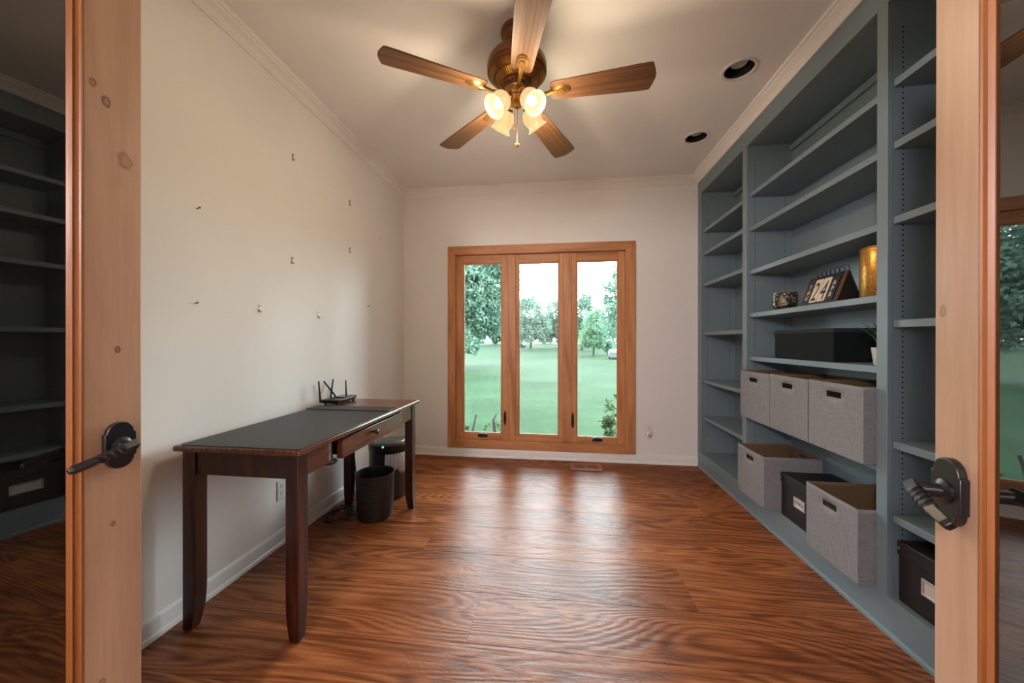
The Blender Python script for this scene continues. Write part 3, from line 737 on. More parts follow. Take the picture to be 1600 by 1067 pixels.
# light kit
G().lathe([(0.001, -0.290), (0.058, -0.290), (0.062, -0.298), (0.058, -0.306), (0.060, -0.312), (0.060, -0.330), (0.052, -0.338), (0.054, -0.344), (0.046, -0.356), (0.034, -0.366), (0.022, -0.372), (0.014, -0.384), (0.001, -0.388)], 40, cap=False).build('light_kit_body', M_BRASS, fan)
SH = [(0.020, 0.0), (0.024, 0.004), (0.036, 0.016), (0.046, 0.032), (0.0495, 0.048), (0.0475, 0.064), (0.043, 0.078), (0.0415, 0.086), (0.045, 0.094), (0.053, 0.104), (0.057, 0.108)]
shade_prof = SH + [(r-0.0025, z) for r, z in SH[::-1]]
s0 = a0 = h0 = l0 = None
for k in range(4):
    a = PI/4+k*PI/2
    ax = Vector((math.cos(a)*0.70, math.sin(a)*0.70, -0.714)).normalized()
    base = Vector((math.cos(a)*0.066, math.sin(a)*0.066, -0.358))
    q = Vector((0, 0, 1)).rotation_difference(ax)
    arm = G().tube([(math.cos(a)*0.040, math.sin(a)*0.040, -0.335), (math.cos(a)*0.056, math.sin(a)*0.056, -0.334), (math.cos(a)*0.066, math.sin(a)*0.066, -0.345), tuple(base)], [0.008, 0.008, 0.010, 0.012], 10).build('lamp_arm', M_BRASS, fan)
    m = Matrix.Translation(base) @ q.to_matrix().to_4x4()
    G().lathe([(0.012, -0.006), (0.022, -0.004), (0.026, 0.004), (0.024, 0.010)], 24, m, cap=False).build('shade_holder', M_BRASS, arm)
    sh = G().lathe(shade_prof, 32, m, cap=False).build('lamp_shade', M_SHADE, fan)
    if k in (2, 3): pass
    G().lathe([(0.001, 0.098), (0.010, 0.096), (0.019, 0.086), (0.023, 0.074), (0.021, 0.060), (0.014, 0.042), (0.012, 0.010)], 20, m, cap=False).build('bulb', M_BULB, sh)
    pd = bpy.data.lights.new('fan_bulb_light', 'POINT'); pd.energy = BULB_W; pd.color = (1.0, 0.79, 0.53); pd.shadow_soft_size = 0.03
    po = bpy.data.objects.new('fan_bulb_light', pd); COL.objects.link(po); po.parent = sh
    po.location = base + ax*0.150
pc = G()
pc.tube([(0.002, 0, -0.385), (0.002, 0.0, -0.560)], 0.0013, 6).tube([(-0.012, 0, -0.380), (-0.013, 0, -0.468)], 0.0013, 6)
pco = pc.build('pull_chain', M_BRASS, fan)
fb = G().lathe([(0.001, -0.582), (0.006, -0.580), (0.011, -0.572), (0.011, -0.566), (0.006, -0.559), (0.001, -0.557)], 16, Matrix.Translation((0.002, 0, 0)), cap=False)
fb.build('chain_fob', M_BRASS, pco); fb = G().lathe([(0.001, -0.492), (0.004, -0.490), (0.0055, -0.480), (0.004, -0.470), (0.001, -0.467)], 12, Matrix.Translation((-0.013, 0, 0)), cap=False)
fb.build('chain_connector', M_BRASS, pco)

# ================================================================== DESK GROUP
DKX0, DKX1, DKY0, DKY1, DKZ = -1.539, -0.979, 1.265, 2.482, 0.760
desk = thing('desk', 'dark reddish-brown wooden writing desk with one drawer against the left wall', 'desk', (DKX0, DKY0, 0))
dw, dl = DKX1-DKX0, DKY1-DKY0
G().box(0, dw, 0, dl, DKZ-0.024, DKZ).build('desktop', M_DESKY, desk, bevel=0.007, seg=3)
def desk_leg(x, y, sx, sy):
    """square leg whose outer foot faces curve in over the last 15 cm"""
    L = 0.056; g = G(); vs = []; prof = [(0.736, 0), (0.17, 0), (0.13, 0.001), (0.09, 0.003), (0.05, 0.008), (0.02, 0.013), (0.0, 0.016)]
    for z, c in prof:
        xa, xb = (0, L-c) if sx < 0 else (c, L)
        ya, yb = (0, L-c) if sy < 0 else (c, L)
        vs += [(x+xa, y+ya, z), (x+xb, y+ya, z), (x+xb, y+yb, z), (x+xa, y+yb, z)]
    fs = [(0,1,2,3), tuple(range(len(vs)-4, len(vs)))[::-1]]
    for i in range(len(prof)-1):
        for k in range(4): fs.append((i*4+k, (i+1)*4+k, (i+1)*4+(k+1) % 4, i*4+(k+1) % 4))
    return g.add(vs, fs).build('leg', M_DESK, desk, bevel=0.003)
e1 = 0.022
desk_leg(e1, e1, -1, -1); desk_leg(dw-e1-0.056, e1, 1, -1) ; desk_leg(e1, dl-e1-0.056, -1, 1); desk_leg(dw-e1-0.056, dl-e1-0.056, 1, 1)
AZ0, AZ1 = 0.638, DKZ-0.0245
fx1 = dw-e1-0.006                                    # front apron face
G().box(e1+0.057, dw-e1-0.057, e1+0.008, e1+0.028, AZ0, AZ1).build('apron', M_DESK, desk)
G().box(e1+0.057, dw-e1-0.057, dl-e1-0.028, dl-e1-0.008, AZ0, AZ1).build('apron', M_DESK, desk)
G().box(e1+0.008, e1+0.028, e1+0.057, dl-e1-0.057, AZ0, AZ1).build('apron', M_DESKY, desk)
dy0, dy1 = 1.562-DKY0, 2.213-DKY0
G().box(fx1-0.020, fx1, e1+0.057, dy0-0.072, AZ0, AZ1).build('apron', M_DESKY, desk)
G().box(fx1-0.020, fx1, dy1+0.003, dl-e1-0.057, AZ0, AZ1).build('apron', M_DESKY, desk)
G().box(fx1-0.075, fx1-0.055, dy0-0.071, dy0-0.002, AZ0+0.004, AZ1).build('apron_block', M_DESK, desk)
dr = G().box(fx1-0.012, fx1+0.016, dy0, dy1, AZ0-0.004, AZ1-0.012).build('drawer', M_DESKY, desk, bevel=0.002)
db = G()
db.box(0.14, fx1-0.012, dy0+0.02, dy0+0.032, AZ0+0.008, AZ1-0.02).box(0.14, fx1-0.012, dy1-0.032, dy1-0.02, AZ0+0.008, AZ1-0.02)
db.box(0.14, 0.152, dy0+0.032, dy1-0.032, AZ0+0.008, AZ1-0.02).box(0.14, fx1-0.012, dy0+0.032, dy1-0.032, AZ0+0.004, AZ0+0.008)
db.build('drawer_box', M_DESK, dr)
kn = G().lathe([(0.006, 0), (0.0065, 0.012), (0.011, 0.018), (0.015, 0.024), (0.014, 0.031), (0.007, 0.035), (0.001, 0.0355)], 20,
               Matrix.Translation((fx1+0.016, 1.838-DKY0, 0.692)) @ Matrix.Rotation(R(90), 4, 'Y'), cap=False)
kn.build('knob', M_BLACK, dr)

def rounded(x0, x1, y0, y1, r, n=5):
    p = []
    for cx, cy, a in ((x1-r, y0+r, -90), (x1-r, y1-r, 0), (x0+r, y1-r, 90), (x0+r, y0+r, 180)):
        p += [(cx+r*math.cos(R(a+90*i/n)), cy+r*math.sin(R(a+90*i/n))) for i in range(n+1)]
    return p
zt = DKZ+0.0004
mat1 = G().prism(rounded(-1.519, -0.986, 1.275, 2.075, 0.02), zt, zt+0.0026).build('desk_pad', M_MAT, None, bevel=0.0008)
tag(mat1, 'large charcoal leather desk pad covering the near part of the desktop', 'desk pad')
mat2 = G().prism(rounded(-1.536, -0.992, 2.030, 2.155, 0.012), zt+0.0028, zt+0.0066).build('desk_pad', M_MAT, None, bevel=0.0008)
tag(mat2, 'narrow charcoal leather pad overlapping the end of the large pad, by the router', 'desk pad')

# router
RX, RY = -1.487, 2.315
rt = thing('wifi_router', 'flat black wifi router with raised antennas on the desk', 'router', (RX, RY, DKZ+0.0005))
body = [(-0.062, -0.118), (0.055, -0.118), (0.062, -0.105), (0.062, 0.105), (0.050, 0.125), (-0.050, 0.125), (-0.062, 0.105)]
g = G(); n = len(body)
lv = [(0.86, 0.008), (0.90, 0.010), (1.0, 0.026), (1.0, 0.030), (0.97, 0.033)]
vs = [(x*s, y*s, z) for s, z in lv for x, y in body]
fs = [tuple(range(n))[::-1], tuple(range((len(lv)-1)*n, len(lv)*n))]
for i in range(len(lv)-1): fs += [(i*n+k, i*n+(k+1) % n, (i+1)*n+(k+1) % n, (i+1)*n+k) for k in range(n)]
g.add(vs, fs).build('body', M_BLKPL, rt, bevel=0.0015)
G().prism([(-0.040, -0.01), (0.052, -0.03), (0.052, 0.05), (-0.02, 0.062)], 0.0332, 0.040, 'z').build('top_panel', plain('glossy_black_panel', (0.03, 0.032, 0.034, 1), 0.12), rt, bevel=0.001)
for x, y in ((-0.045, -0.09), (0.045, -0.09), (-0.045, 0.09), (0.045, 0.09)): G().cyl((x, y, 0), (x, y, 0.009), 0.008, n=10).build('foot', M_BLKPL, rt)
for p0, p1 in (((-0.052, -0.134, 0.022), (-0.062, -0.136, 0.158)), ((-0.056, 0.045, 0.026), (-0.070, -0.072, 0.150)), ((-0.062, -0.012, 0.026), (-0.078, 0.042, 0.153)), ((-0.040, 0.139, 0.026), (-0.046, 0.142, 0.135))):
    p0 = Vector(p0); p1 = Vector(p1)
    a_ = G().tube([p0, p0+(p1-p0)*0.3, p1], [0.0062, 0.0056, 0.0046], 8).build('antenna', M_BLKPL, rt)
    G().cyl(p0+Vector((0.016, 0, -0.002)), p0+Vector((-0.003, 0, 0)), 0.0055, n=8).build('antenna_hinge', M_BLKPL, a_)

# waste basket
wbk = thing('waste_basket', 'round black woven waste basket under the desk, in front of the tall bin', 'waste basket', (-1.222, 2.300, 0))
G().lathe([(0.001, 0.001), (0.108, 0.001), (0.113, 0.006), (0.119, 0.10), (0.125, 0.285), (0.125, 0.292), (0.120, 0.292), (0.114, 0.10), (0.107, 0.012), (0.001, 0.010)], 56, cap=False).build('body', M_BASKET, wbk)
rim = G().tube([(0.1235*math.cos(2*PI*k/48), 0.1235*math.sin(2*PI*k/48), 0.293) for k in range(48)], 0.004, 8, closed=True).build('rim', M_BLKPL, wbk)
# tall bin
tb = thing('trash_can', 'tall black bin with a flap lid and white bag under the desk', 'trash can', (-1.285, 2.650, 0))
G().lathe([(0.001, 0.002), (0.135, 0.002), (0.140, 0.01), (0.142, 0.26), (0.142, 0.36), (0.136, 0.36), (0.134, 0.02), (0.001, 0.015)], 48, cap=False).build('body', M_DKGREY, tb)
col = G().lathe([(0.143, 0.345), (0.152, 0.345), (0.156, 0.352), (0.156, 0.400), (0.150, 0.408), (0.120, 0.410)], 48, cap=False)
lid = col.build('lid_collar', M_BLKPL, tb)
G().lathe([(0.001, 0.414), (0.110, 0.413), (0.119, 0.409), (0.121, 0.402)], 40, cap=False).build('lid_flap', plain('grey_lid', (0.10, 0.105, 0.11, 1), 0.3), lid)
G().tube([(0.108*math.cos(2*PI*k/40), 0.108*math.sin(2*PI*k/40), 0.4145) for k in range(40)], 0.0035, 6, closed=True).build('lid_ring', plain('satin_silver', (0.6, 0.61, 0.62, 1), 0.3, 0.6), lid)
G().cyl((0.02, -0.151, 0.403), (0.02, -0.159, 0.403), 0.007, n=10).build('status_light', M_LED, lid)
sp_ = G()                                            # black spine up the wall-side front of the bin
for k0 in range(13):
    a0_, a1_ = R(196+k0*7), R(196+(k0+1)*7)
    sp_.add([(r*math.cos(a), r*math.sin(a), z) for z in (0.005, 0.35) for a in (a0_, a1_) for r in (0.1435, 0.152)], [(1,3,7,5), (0,1,5,4), (2,6,7,3)])
sp_.build('spine', M_BLKPL, tb)
bag = G(); n = 60; vs = []; rows = [(0.350, 0.150), (0.325, 0.160), (0.295, 0.166), (0.262, 0.165), (0.232, 0.158), (0.208, 0.146)]
rnd = random.Random(3)
amp = [rnd.uniform(-1, 1) for _ in range(n+1)]
for zi, (z, r) in enumerate(rows):
    for k in range(n+1):
        a = R(283)+R(135)*k/n
        rr = r+0.008*amp[k]*math.sin(zi*1.1+k)+0.006*math.sin(k*1.7+zi*0.9)
        zz = z-(0.02*math.sin(k*0.35)+0.01*amp[k])*(zi/5)
        vs.append((max(rr, 0.1445)*math.cos(a), max(rr, 0.1445)*math.sin(a), zz))
fs = [(i*(n+1)+k, i*(n+1)+k+1, (i+1)*(n+1)+k+1, (i+1)*(n+1)+k) for i in range(len(rows)-1) for k in range(n)]
bo = bag.add(vs, fs).build('bin_bag', M_BAG, tb, angle=70)
sm = bo.modifiers.new('thick', 'SOLIDIFY'); sm.thickness = 0.001

# round fitting under the desktop
uf = thing('desk_grommet_lamp', 'small black disc with a chrome dome hanging under the desk apron', 'fitting', (-1.045, 1.545, 0.638))
G().lathe([(0.001, -0.022), (0.030, -0.022), (0.034, -0.016), (0.034, -0.010), (0.030, -0.006), (0.001, -0.006)], 24, cap=False).build('disc', M_BLKPL, uf)
G().lathe([(0.018, -0.006), (0.017, 0.004), (0.014, 0.014), (0.012, 0.0955)], 20, cap=False).build('chrome_collar', M_CHROME, uf)

# cables
def spline(pts, n=10):
    P = [Vector(p) for p in pts]; out = []
    for i in range(len(P)-1):
        p0, p1, p2, p3 = P[max(i-1, 0)], P[i], P[i+1], P[min(i+2, len(P)-1)]
        for k in range(n):
            t = k/n; out.append(0.5*((2*p1)+(p2-p0)*t+(2*p0-5*p1+4*p2-p3)*t*t+(3*p1-p0-3*p2+p3)*t**3))
    out.append(P[-1]); return out
coil = []
for k in range(64):
    a = 2*PI*k/21; rr = 0.076+0.018*math.sin(k*0.41)+0.008*math.sin(k*1.13)
    coil.append((-1.452+rr*math.cos(a+2.2)*0.95, 2.250+rr*1.25*math.sin(a+2.2)*0.95, 0.007+0.008*(k/21)))
tag(G().tube(coil, 0.0055, 8).build('power_cord', M_BLKPL), 'thick black power cord coiled on the floor beside the rear desk leg', 'cord')
tag(G().tube(spline([(-1.545, 2.46, 0.60), (-1.55, 2.53, 0.50), (-1.53, 2.50, 0.35), (-1.50, 2.44+0.09, 0.22), (-1.47, 2.50, 0.10), (-1.40, 2.47, 0.03), (-1.37, 2.44, 0.006)]), 0.004, 8).build('power_cord', M_BLKPL), 'black cord hanging down the wall behind the rear desk leg', 'cord')
tag(G().tube(spline([(-1.555, 2.60, 0.72), (-1.562, 2.61, 0.5), (-1.55, 2.60, 0.32), (-1.52, 2.575, 0.16), (-1.49, 2.53, 0.05), (-1.45, 2.50, 0.006)]), 0.0025, 6).build('power_cord', M_BLKPL), 'thin dark cord dropping from the router past the tall bin', 'cord')
tag(G().tube(spline([(-1.40, 2.33, 0.005), (-1.38, 2.40, 0.035), (-1.41, 2.44, 0.07), (-1.39, 2.47, 0.05), (-1.42, 2.40, 0.02), (-1.37, 2.36, 0.012), (-1.36, 2.45, 0.006)]), 0.004, 8).build('power_cord', plain('grey_cable', (0.35, 0.35, 0.36, 1), 0.4)), 'pale grey cable bundled beside the black waste basket', 'cord')

# outlets
def outlet(name_label, m, group=None):
    t = thing('wall_outlet', name_label, 'outlet'); t.matrix_world = m
    G().box(-0.036, 0.036, 0, 0.005, -0.058, 0.058).build('cover_plate', M_WHITEPL, t, bevel=0.003)
    for dz in (-0.020, 0.020):
        r_ = G().prism([(0.016*math.cos(a*PI/8), dz+min(max(0.016*math.sin(a*PI/8), -0.013), 0.013)) for a in range(16)], 0.0051, 0.0070, 'y').build('receptacle', M_WHITEPL, t)
        s_l = G()
        for dx in (-0.0055, 0.0055): s_l.box(dx-0.0012, dx+0.0012, 0.0071, 0.0075, dz-0.002, dz+0.007)
        s_l.box(-0.002, 0.002, 0.0071, 0.0075, dz-0.010, dz-0.006)
        s_l.build('slots', M_DARKHOLE, r_)
    return t
outlet('white duplex wall outlet low on the left wall behind the near desk leg', Matrix.Translation((XL, 1.913, 0.318)) @ Matrix.Rotation(R(-90), 4, 'Z'))
outlet('white duplex wall outlet to the right of the window holding a plug-in device', Matrix.Translation((0.880, YB, 0.325)) @ Matrix.Rotation(R(180), 4, 'Z'))
nl = thing('plug_in_night_light', 'rounded white plug-in night light in the outlet beside the window', 'night light', (0.880, YB-0.0078, 0.285))
G().lathe([(0.001, 0.030), (0.015, 0.029), (0.026, 0.022), (0.030, 0.010), (0.030, 0)], 28, Matrix.Diagonal((1, 1, 1, 1)) @ Matrix.Rotation(R(90), 4, 'X') @ Matrix.Diagonal((0.95, 1.25, 1, 1)), cap=False).build('body', M_WHITEPL, nl)
G().lathe([(0.011, 0.026), (0.011, 0.0315), (0.008, 0.033), (0.001, 0.0335)], 20, Matrix.Translation((0, 0, -0.004)) @ Matrix.Rotation(R(90), 4, 'X'), cap=False).build('lens', plain('grey_lens', (0.28, 0.28, 0.31, 1), 0.25), nl)

# floor register
fr = thing('floor_register', 'flush wooden floor vent with slotted grille in front of the window', 'vent', (0.272, 3.408, 0.0))
v0, v1, u0, u1 = -0.142, 0.142, -0.087, 0.087
fg = G().box(v0, v1, u0, -0.052, 0.0005, 0.011).box(v0, v1, 0.052, u1, 0.0005, 0.011).box(v0, -0.116, -0.052, 0.052, 0.0005, 0.011).box(0.116, v1, -0.052, 0.052, 0.0005, 0.011).box(-0.010, 0.010, -0.052, 0.052, 0.0005, 0.011)
M_REG = wood('red_oak_register', [(0.2, (0.26, 0.085, 0.032, 1)), (0.8, (0.40, 0.15, 0.06, 1))], 'x', 0.5, 8)
fg.build('frame', M_REG, fr)
G().box(-0.116, 0.116, -0.052, 0.052, 0.0005, 0.002).build('dark_well', M_DARKHOLE, fr)
for sgn in (-1, 1):
    for k in range(7):
        x = sgn*(0.010+0.015*(k+0.55)); G().box(x-0.0045, x+0.0045, -0.052, 0.052, 0.002, 0.010).build('slat', M_REG, fr)

# nails and picture hooks left in the wall
nails = [((457, 246), 2.000, 2.298, 1, 'brass picture hook highest on the left wall'), ((308, 326), 1.417, 1.774, 0, 'small dark nail nearest the left door, in the upper half of the left wall'),
         ((546, 317), 2.604, 2.253, 1, 'upper brass picture hook of the pair toward the window, left wall'), ((592, 373), 3.068, 2.107, 0, 'small nail in the left wall closest to the window corner'),
         ((456, 407), 1.995, 1.671, 1, 'brass picture hook straight below the highest hook on the left wall'), ((546, 391), 2.604, 1.886, 1, 'lower brass picture hook of the pair toward the window, left wall'),
         ((405, 482), 1.754, 1.358, 2, 'bright silver picture hook in the left wall above the near half of the desk'), ((497, 492), 2.236, 1.358, 2, 'silver picture hook low on the left wall, above the router'),
         ((304, 474), 1.406, 1.349, 0, 'tiny dark nail low in the left wall near the door'), ((574.5, 479), 2.875, 1.475, 0, 'thin nail low in the left wall beyond the desk')]
for _, y, z, kind, lab in nails:
    if kind == 0:
        o = G().cyl((XL, y, z-0.0), (XL+0.014, y, z+0.004), 0.002, n=8).lathe([(0.001, 0.0), (0.0045, 0.0), (0.0045, 0.002), (0.001, 0.002)], 10, Matrix.Translation((XL+0.013, y, z+0.0035)) @ Matrix.Rotation(R(75), 4, 'Y'), cap=False).build('wall_nail', plain('dark_nail', (0.08, 0.06, 0.05, 1), 0.4, 0.6))
        tag(o, lab, 'nail')
    else:
        t = thing('picture_hook', lab, 'hook', (XL, y, z))
        mt = M_BRASS if kind == 1 else M_NICKEL
        G().box(0, 0.0018, -0.005, 0.005, -0.012, 0.022).build('hook_plate', mt, t, bevel=0.0006)
        G().tube([(0.002, 0, -0.004), (0.003, 0, -0.016), (0.009, 0, -0.019), (0.014, 0, -0.013)], [0.0035, 0.0035, 0.0032, 0.0025], 8).build('hook', mt, t)
        G().cyl((0.001, 0, 0.010), (0.012, 0, 0.016), 0.0017, n=8).build('nail', M_BRONZE, t)

# ================================================================== ON THE SHELVES
def fabric_bin(label, y0, y1, x0, depth, z0, h, bow=0.003, slot=True, seed=0):
    """open fabric box, front towards -x; surfaces on a grid, thickness by solidify"""
    r_ = random.Random(seed); w = y1-y0; g = G(); key = {}
    ny, nz, nx = 14, 14, 8
    def V(x, y, z):
        k = (round(x, 5), round(y, 5), round(z, 5))
        if k not in key: key[k] = len(g.v); g.v.append((x, y, z))
        return key[k]
    sl0, sl1, sz0, sz1 = 0.5-0.14, 0.5+0.14, h*0.79, h*0.875
    ysf = sorted(set([0, 0.08, 0.16, 0.26, sl0, 0.43, 0.5, 0.57, sl1, 0.74, 0.84, 0.92, 1.0]))
    zsf = [0, h*0.12, h*0.25, h*0.4, h*0.55, h*0.68, sz0, sz1, h*0.94, h]
    def fx(u, z): return -bow*math.sin(PI*u)*(0.3+0.7*z/h)
    def ey(z): return 0.004*math.sin(z/h*PI*1.1+seed)*0.5
    for i in range(len(ysf)-1):
        for j in range(len(zsf)-1):
            um = (ysf[i]+ysf[i+1])/2; zm = (zsf[j]+zsf[j+1])/2
            for back in (0, 1):
                if slot and sl0 < um < sl1 and sz0 < zm < sz1: continue
                q = []
                for a, b_ in ((i, j), (i+1, j), (i+1, j+1), (i, j+1)):
                    u, z = ysf[a], zsf[b_]
                    q.append(V(depth if back else fx(u, z), u*w, z))
                g.f.append(tuple(q if back else q[::-1])); g.mi.append(0)
    xs = [depth*k/6 for k in range(7)]
    for side in (0, 1):
        for i in range(6):
            for j in range(len(zsf)-1):
                q = [V(xs[a], side*w, zsf[b_]) for a, b_ in ((i, j), (i+1, j), (i+1, j+1), (i, j+1))]
                g.f.append(tuple(q[::-1] if side else q)); g.mi.append(0)
    for i in range(6):
        for k in range(len(ysf)-1):
            q = [V(xs[a] if a else fx(ysf[b_], 0), ysf[b_]*w, 0) for a, b_ in ((i, k), (i+1, k), (i+1, k+1), (i, k+1))]
            g.f.append(tuple(q[::-1])); g.mi.append(0)
    o = g.build('fabric_bin', [M_FABRIC, M_LINING], None, angle=40)
    o.location = (x0, y0, z0)
    s_ = o.modifiers.new('thick', 'SOLIDIFY'); s_.thickness = 0.006; s_.offset = -1; s_.material_offset = 1; s_.material_offset_rim = 0
    tag(o, label, 'storage bin'); return o
p = -0.042
fabric_bin('grey fabric storage bin on the upper bin shelf, closest to the window', 2.366, 2.712, XR+p, 0.31, 0.6635, 0.318, 0.008, True, 1)
fabric_bin('grey fabric storage bin in the middle of the three on the upper bin shelf', 2.031, 2.359, XR+p, 0.31, 0.6635, 0.322, 0.003, True, 2)
fabric_bin('grey fabric storage bin on the upper bin shelf, beside the right-hand bookcase divider', 1.690, 2.020, XR+p, 0.31, 0.6635, 0.325, 0.002, True, 3)
fabric_bin('open grey fabric bin on the bookcase floor, next to the small bay', 2.384, 2.705, XR-0.063, 0.33, FZ+0.0005, 0.318, 0.004, True, 4)
fabric_bin('open grey fabric bin on the bookcase floor, in front of the wide divider', 1.690, 2.006, XR-0.063, 0.33, FZ+0.0005, 0.318, 0.003, True, 5)

def lid_box(label, x0, x1, y0, y1, z0, h, lab_y, lab_z, lw, lh, text=None):
    t = thing('storage_box', label, 'storage box', (x0, y0, z0)); w = y1-y0; d = x1-x0
    G().box(0.004, d-0.004, 0.004, w-0.004, 0, h-0.055).build('body', M_CARD, t, bevel=0.002)
    G().box(0, d, 0, w, h-0.056, h).build('lid', M_CARD, t, bevel=0.003)
    fr_ = G(); yc, zc = lab_y-y0, lab_z-z0; b = 0.008
    fr_.box(-0.002, 0.0035, yc-lw/2, yc+lw/2, zc+lh/2-b, zc+lh/2).box(-0.002, 0.0035, yc-lw/2, yc+lw/2, zc-lh/2, zc-lh/2+b)
    fr_.box(-0.002, 0.0035, yc-lw/2, yc-lw/2+b, zc-lh/2+b, zc+lh/2-b).box(-0.002, 0.0035, yc+lw/2-b, yc+lw/2, zc-lh/2+b, zc+lh/2-b)
    f = fr_.build('label_frame', plain('satin_steel', (0.62, 0.62, 0.62, 1), 0.3, 0.7), t, bevel=0.001)
    G().box(0.001, 0.0038, yc-lw/2+b, yc+lw/2-b, zc-lh/2+b, zc+lh/2-b).build('label_card', plain('pale_label_card', (0.66, 0.58, 0.53, 1), 0.6), f)
    if text:
        m = Matrix.Translation((0.0006, yc+0.004, zc)) @ Matrix.Rotation(R(-90), 4, 'Z') @ Matrix.Rotation(R(90), 4, 'X')
        text_mesh('lettering', text, 0.022, M_INK, f, m)
    for zz, yy in ((h-0.028, w-0.004), (h-0.028, 0.004)):
        G().lathe([(0.001, 0.004), (0.005, 0.003), (0.006, 0), ], 12, Matrix.Translation((-0.0005, yy-(0.006 if yy > 0.1 else -0.006), zz)) @ Matrix.Rotation(R(-90), 4, 'Y'), cap=False).build('rivet', M_CHROME, t)
    return t
lid_box('black lidded storage box with a small written label, between the two floor bins', XR+0.004, XR+0.285, 2.024, 2.338, FZ+0.0005, 0.250, 2.170, 0.277, 0.092, 0.056, 'OFFICE')
lid_box('black lidded storage box with a blank metal-framed label, behind the right door handle', XR+0.024, XR+0.285, 1.285, 1.618, FZ+0.0005, 0.238, 1.450, 0.268, 0.140, 0.062)

# long black box
lb = thing('long_storage_box', 'long low black fabric box with a grey top edge on a middle shelf', 'storage box', (XR+0.050, 1.990, 1.0785))
G().box(0.002, 0.215, 0.002, 0.490, 0, 0.150).build('body', M_BLKFAB, lb, bevel=0.002)
G().box(0, 0.217, 0, 0.492, 0.150, 0.172).build('lid', plain('dark_grey_lid_fabric', (0.03, 0.034, 0.036, 1), 0.8, 0, 0.15, 0.3, 300), lb, bevel=0.002)

def grass_plant(label, x, y, z, n, hgt, seed, spread, ymin=-1.0):
    t = thing('potted_plant', label, 'plant', (x, y, z)); r_ = random.Random(seed)
    G().lathe([(0.001, 0.0005), (0.030, 0.0005), (0.033, 0.004), (0.041, 0.078), (0.037, 0.078), (0.035, 0.068), (0.001, 0.066)], 28, cap=False).build('pot', plain('white_ceramic', (0.62, 0.58, 0.52, 1), 0.3), t)
    for i in range(n):
        a = r_.uniform(0, 2*PI); ln = hgt*r_.uniform(0.7, 1.1); sp = spread*r_.uniform(0.3, 1.0)
        pts = []
        for k in range(6):
            q = k/5; pts.append(Vector((math.cos(a)*(0.012+sp*q**1.6), max(ymin, math.sin(a)*(0.012+sp*q**1.6)), 0.064+ln*(q-0.28*q*q))))
        g = G(); side = Vector((-math.sin(a), math.cos(a), 0))
        vs = []; 
        for k, P_ in enumerate(pts):
            w = 0.0062*(1-(k/5)**2.2)+0.0004; vs += [P_-side*w, P_+Vector((0, 0, -0.0012)), P_+side*w]
        fs = []
        for k in range(5): fs += [(k*3, k*3+1, k*3+4, k*3+3), (k*3+1, k*3+2, k*3+5, k*3+4)]
        g.add(vs, fs).build('leaf', M_PLANT, t)
grass_plant('small potted grassy plant at the right end of the long black box', XR+0.085, 1.752, 1.0785, 34, 0.17, 5, 0.105, -0.055)
grass_plant('small leafy plant peeping out behind the far end of the long black box', XR+0.130, 2.529, 1.0785, 30, 0.135, 9, 0.115, -0.038)

# gold cylinder
gc = thing('gold_cylinder_vase', 'tall embossed gold cylinder vase on the calendar shelf', 'vase', (XR+0.118, 1.795, 1.3805))
G().lathe([(0.001, 0), (0.076, 0), (0.0785, 0.004), (0.0785, 0.221), (0.076, 0.225), (0.072, 0.223), (0.072, 0.010), (0.001, 0.008)], 48, cap=False).build('body', M_GOLD, gc)
G().tube([(0.0785*math.cos(2*PI*k/48), 0.0785*math.sin(2*PI*k/48), 0.219) for k in range(48)], 0.0022, 6, closed=True).build('rim', M_BRASS, gc)
# candle holder
ch = thing('candle_holder', 'round mosaic glass candle holder beside the flip calendar', 'candle holder', (XR+0.100, 2.462, 1.3805))
G().lathe([(0.001, 0), (0.050, 0), (0.058, 0.004), (0.060, 0.014), (0.056, 0.018)], 32, cap=False).build('base', M_BLKPL, ch)
G().lathe([(0.054, 0.016), (0.064, 0.022), (0.067, 0.060), (0.064, 0.108), (0.060, 0.108), (0.062, 0.060), (0.052, 0.022)], 40, cap=False).build('bowl', M_MOSAIC, ch)
G().lathe([(0.001, 0.020), (0.045, 0.020), (0.045, 0.060), (0.001, 0.062)], 24, cap=False).build('candle', plain('ivory_wax', (0.6, 0.55, 0.45, 1), 0.5), ch)

# flip calendar: easel with ring-bound cards
cal = thing('flip_calendar', 'black easel flip calendar with cream number cards showing 24', 'calendar', (XR+0.048, 2.235, 1.3835), R(-90-4))
# local x runs towards the camera end, y runs out of the shelf (front = +y ... mirrored below), z up
CW, CH_, LEAN = 0.285, 0.150, 0.052
front = Matrix.Translation((0, 0, 0)) @ Matrix(((1, 0, 0, 0), (0, 0, 1, 0), (0, 1, 0, 0), (0, 0, 0, 1)))
# plane of the front board: foot at y=0, top at y=+LEAN (into the shelf)
sl = math.hypot(LEAN, CH_); cz_, sy_ = CH_/sl, LEAN/sl
FM = Matrix(((1, 0, 0, 0), (0, sy_, -cz_, 0), (0, cz_, sy_, 0), (0, 0, 0, 1)))     # (u, v up-slope, out of board)
G().box(0, CW, 0, sl, -0.006, 0, FM).build('front_board', M_CARD, cal, bevel=0.0012)
BM = Matrix(((1, 0, 0, 0), (0, -sy_, 0, 2*LEAN+0.004), (0, cz_, 0, 0), (0, 0, 0, 1)))
BMm = Matrix(((1, 0, 0, 0), (0, -sy_, cz_, 2*LEAN+0.014), (0, cz_, sy_, 0), (0, 0, 0, 1)))
G().box(0, CW, 0, sl, -0.006, 0, BMm).build('rear_board', M_CARD, cal, bevel=0.0012)
for u in (-0.004, CW): G().box(u, u+0.004, 0, sl, -0.0065, 0.0015, FM).build('leather_edge', M_LEATHER, cal)
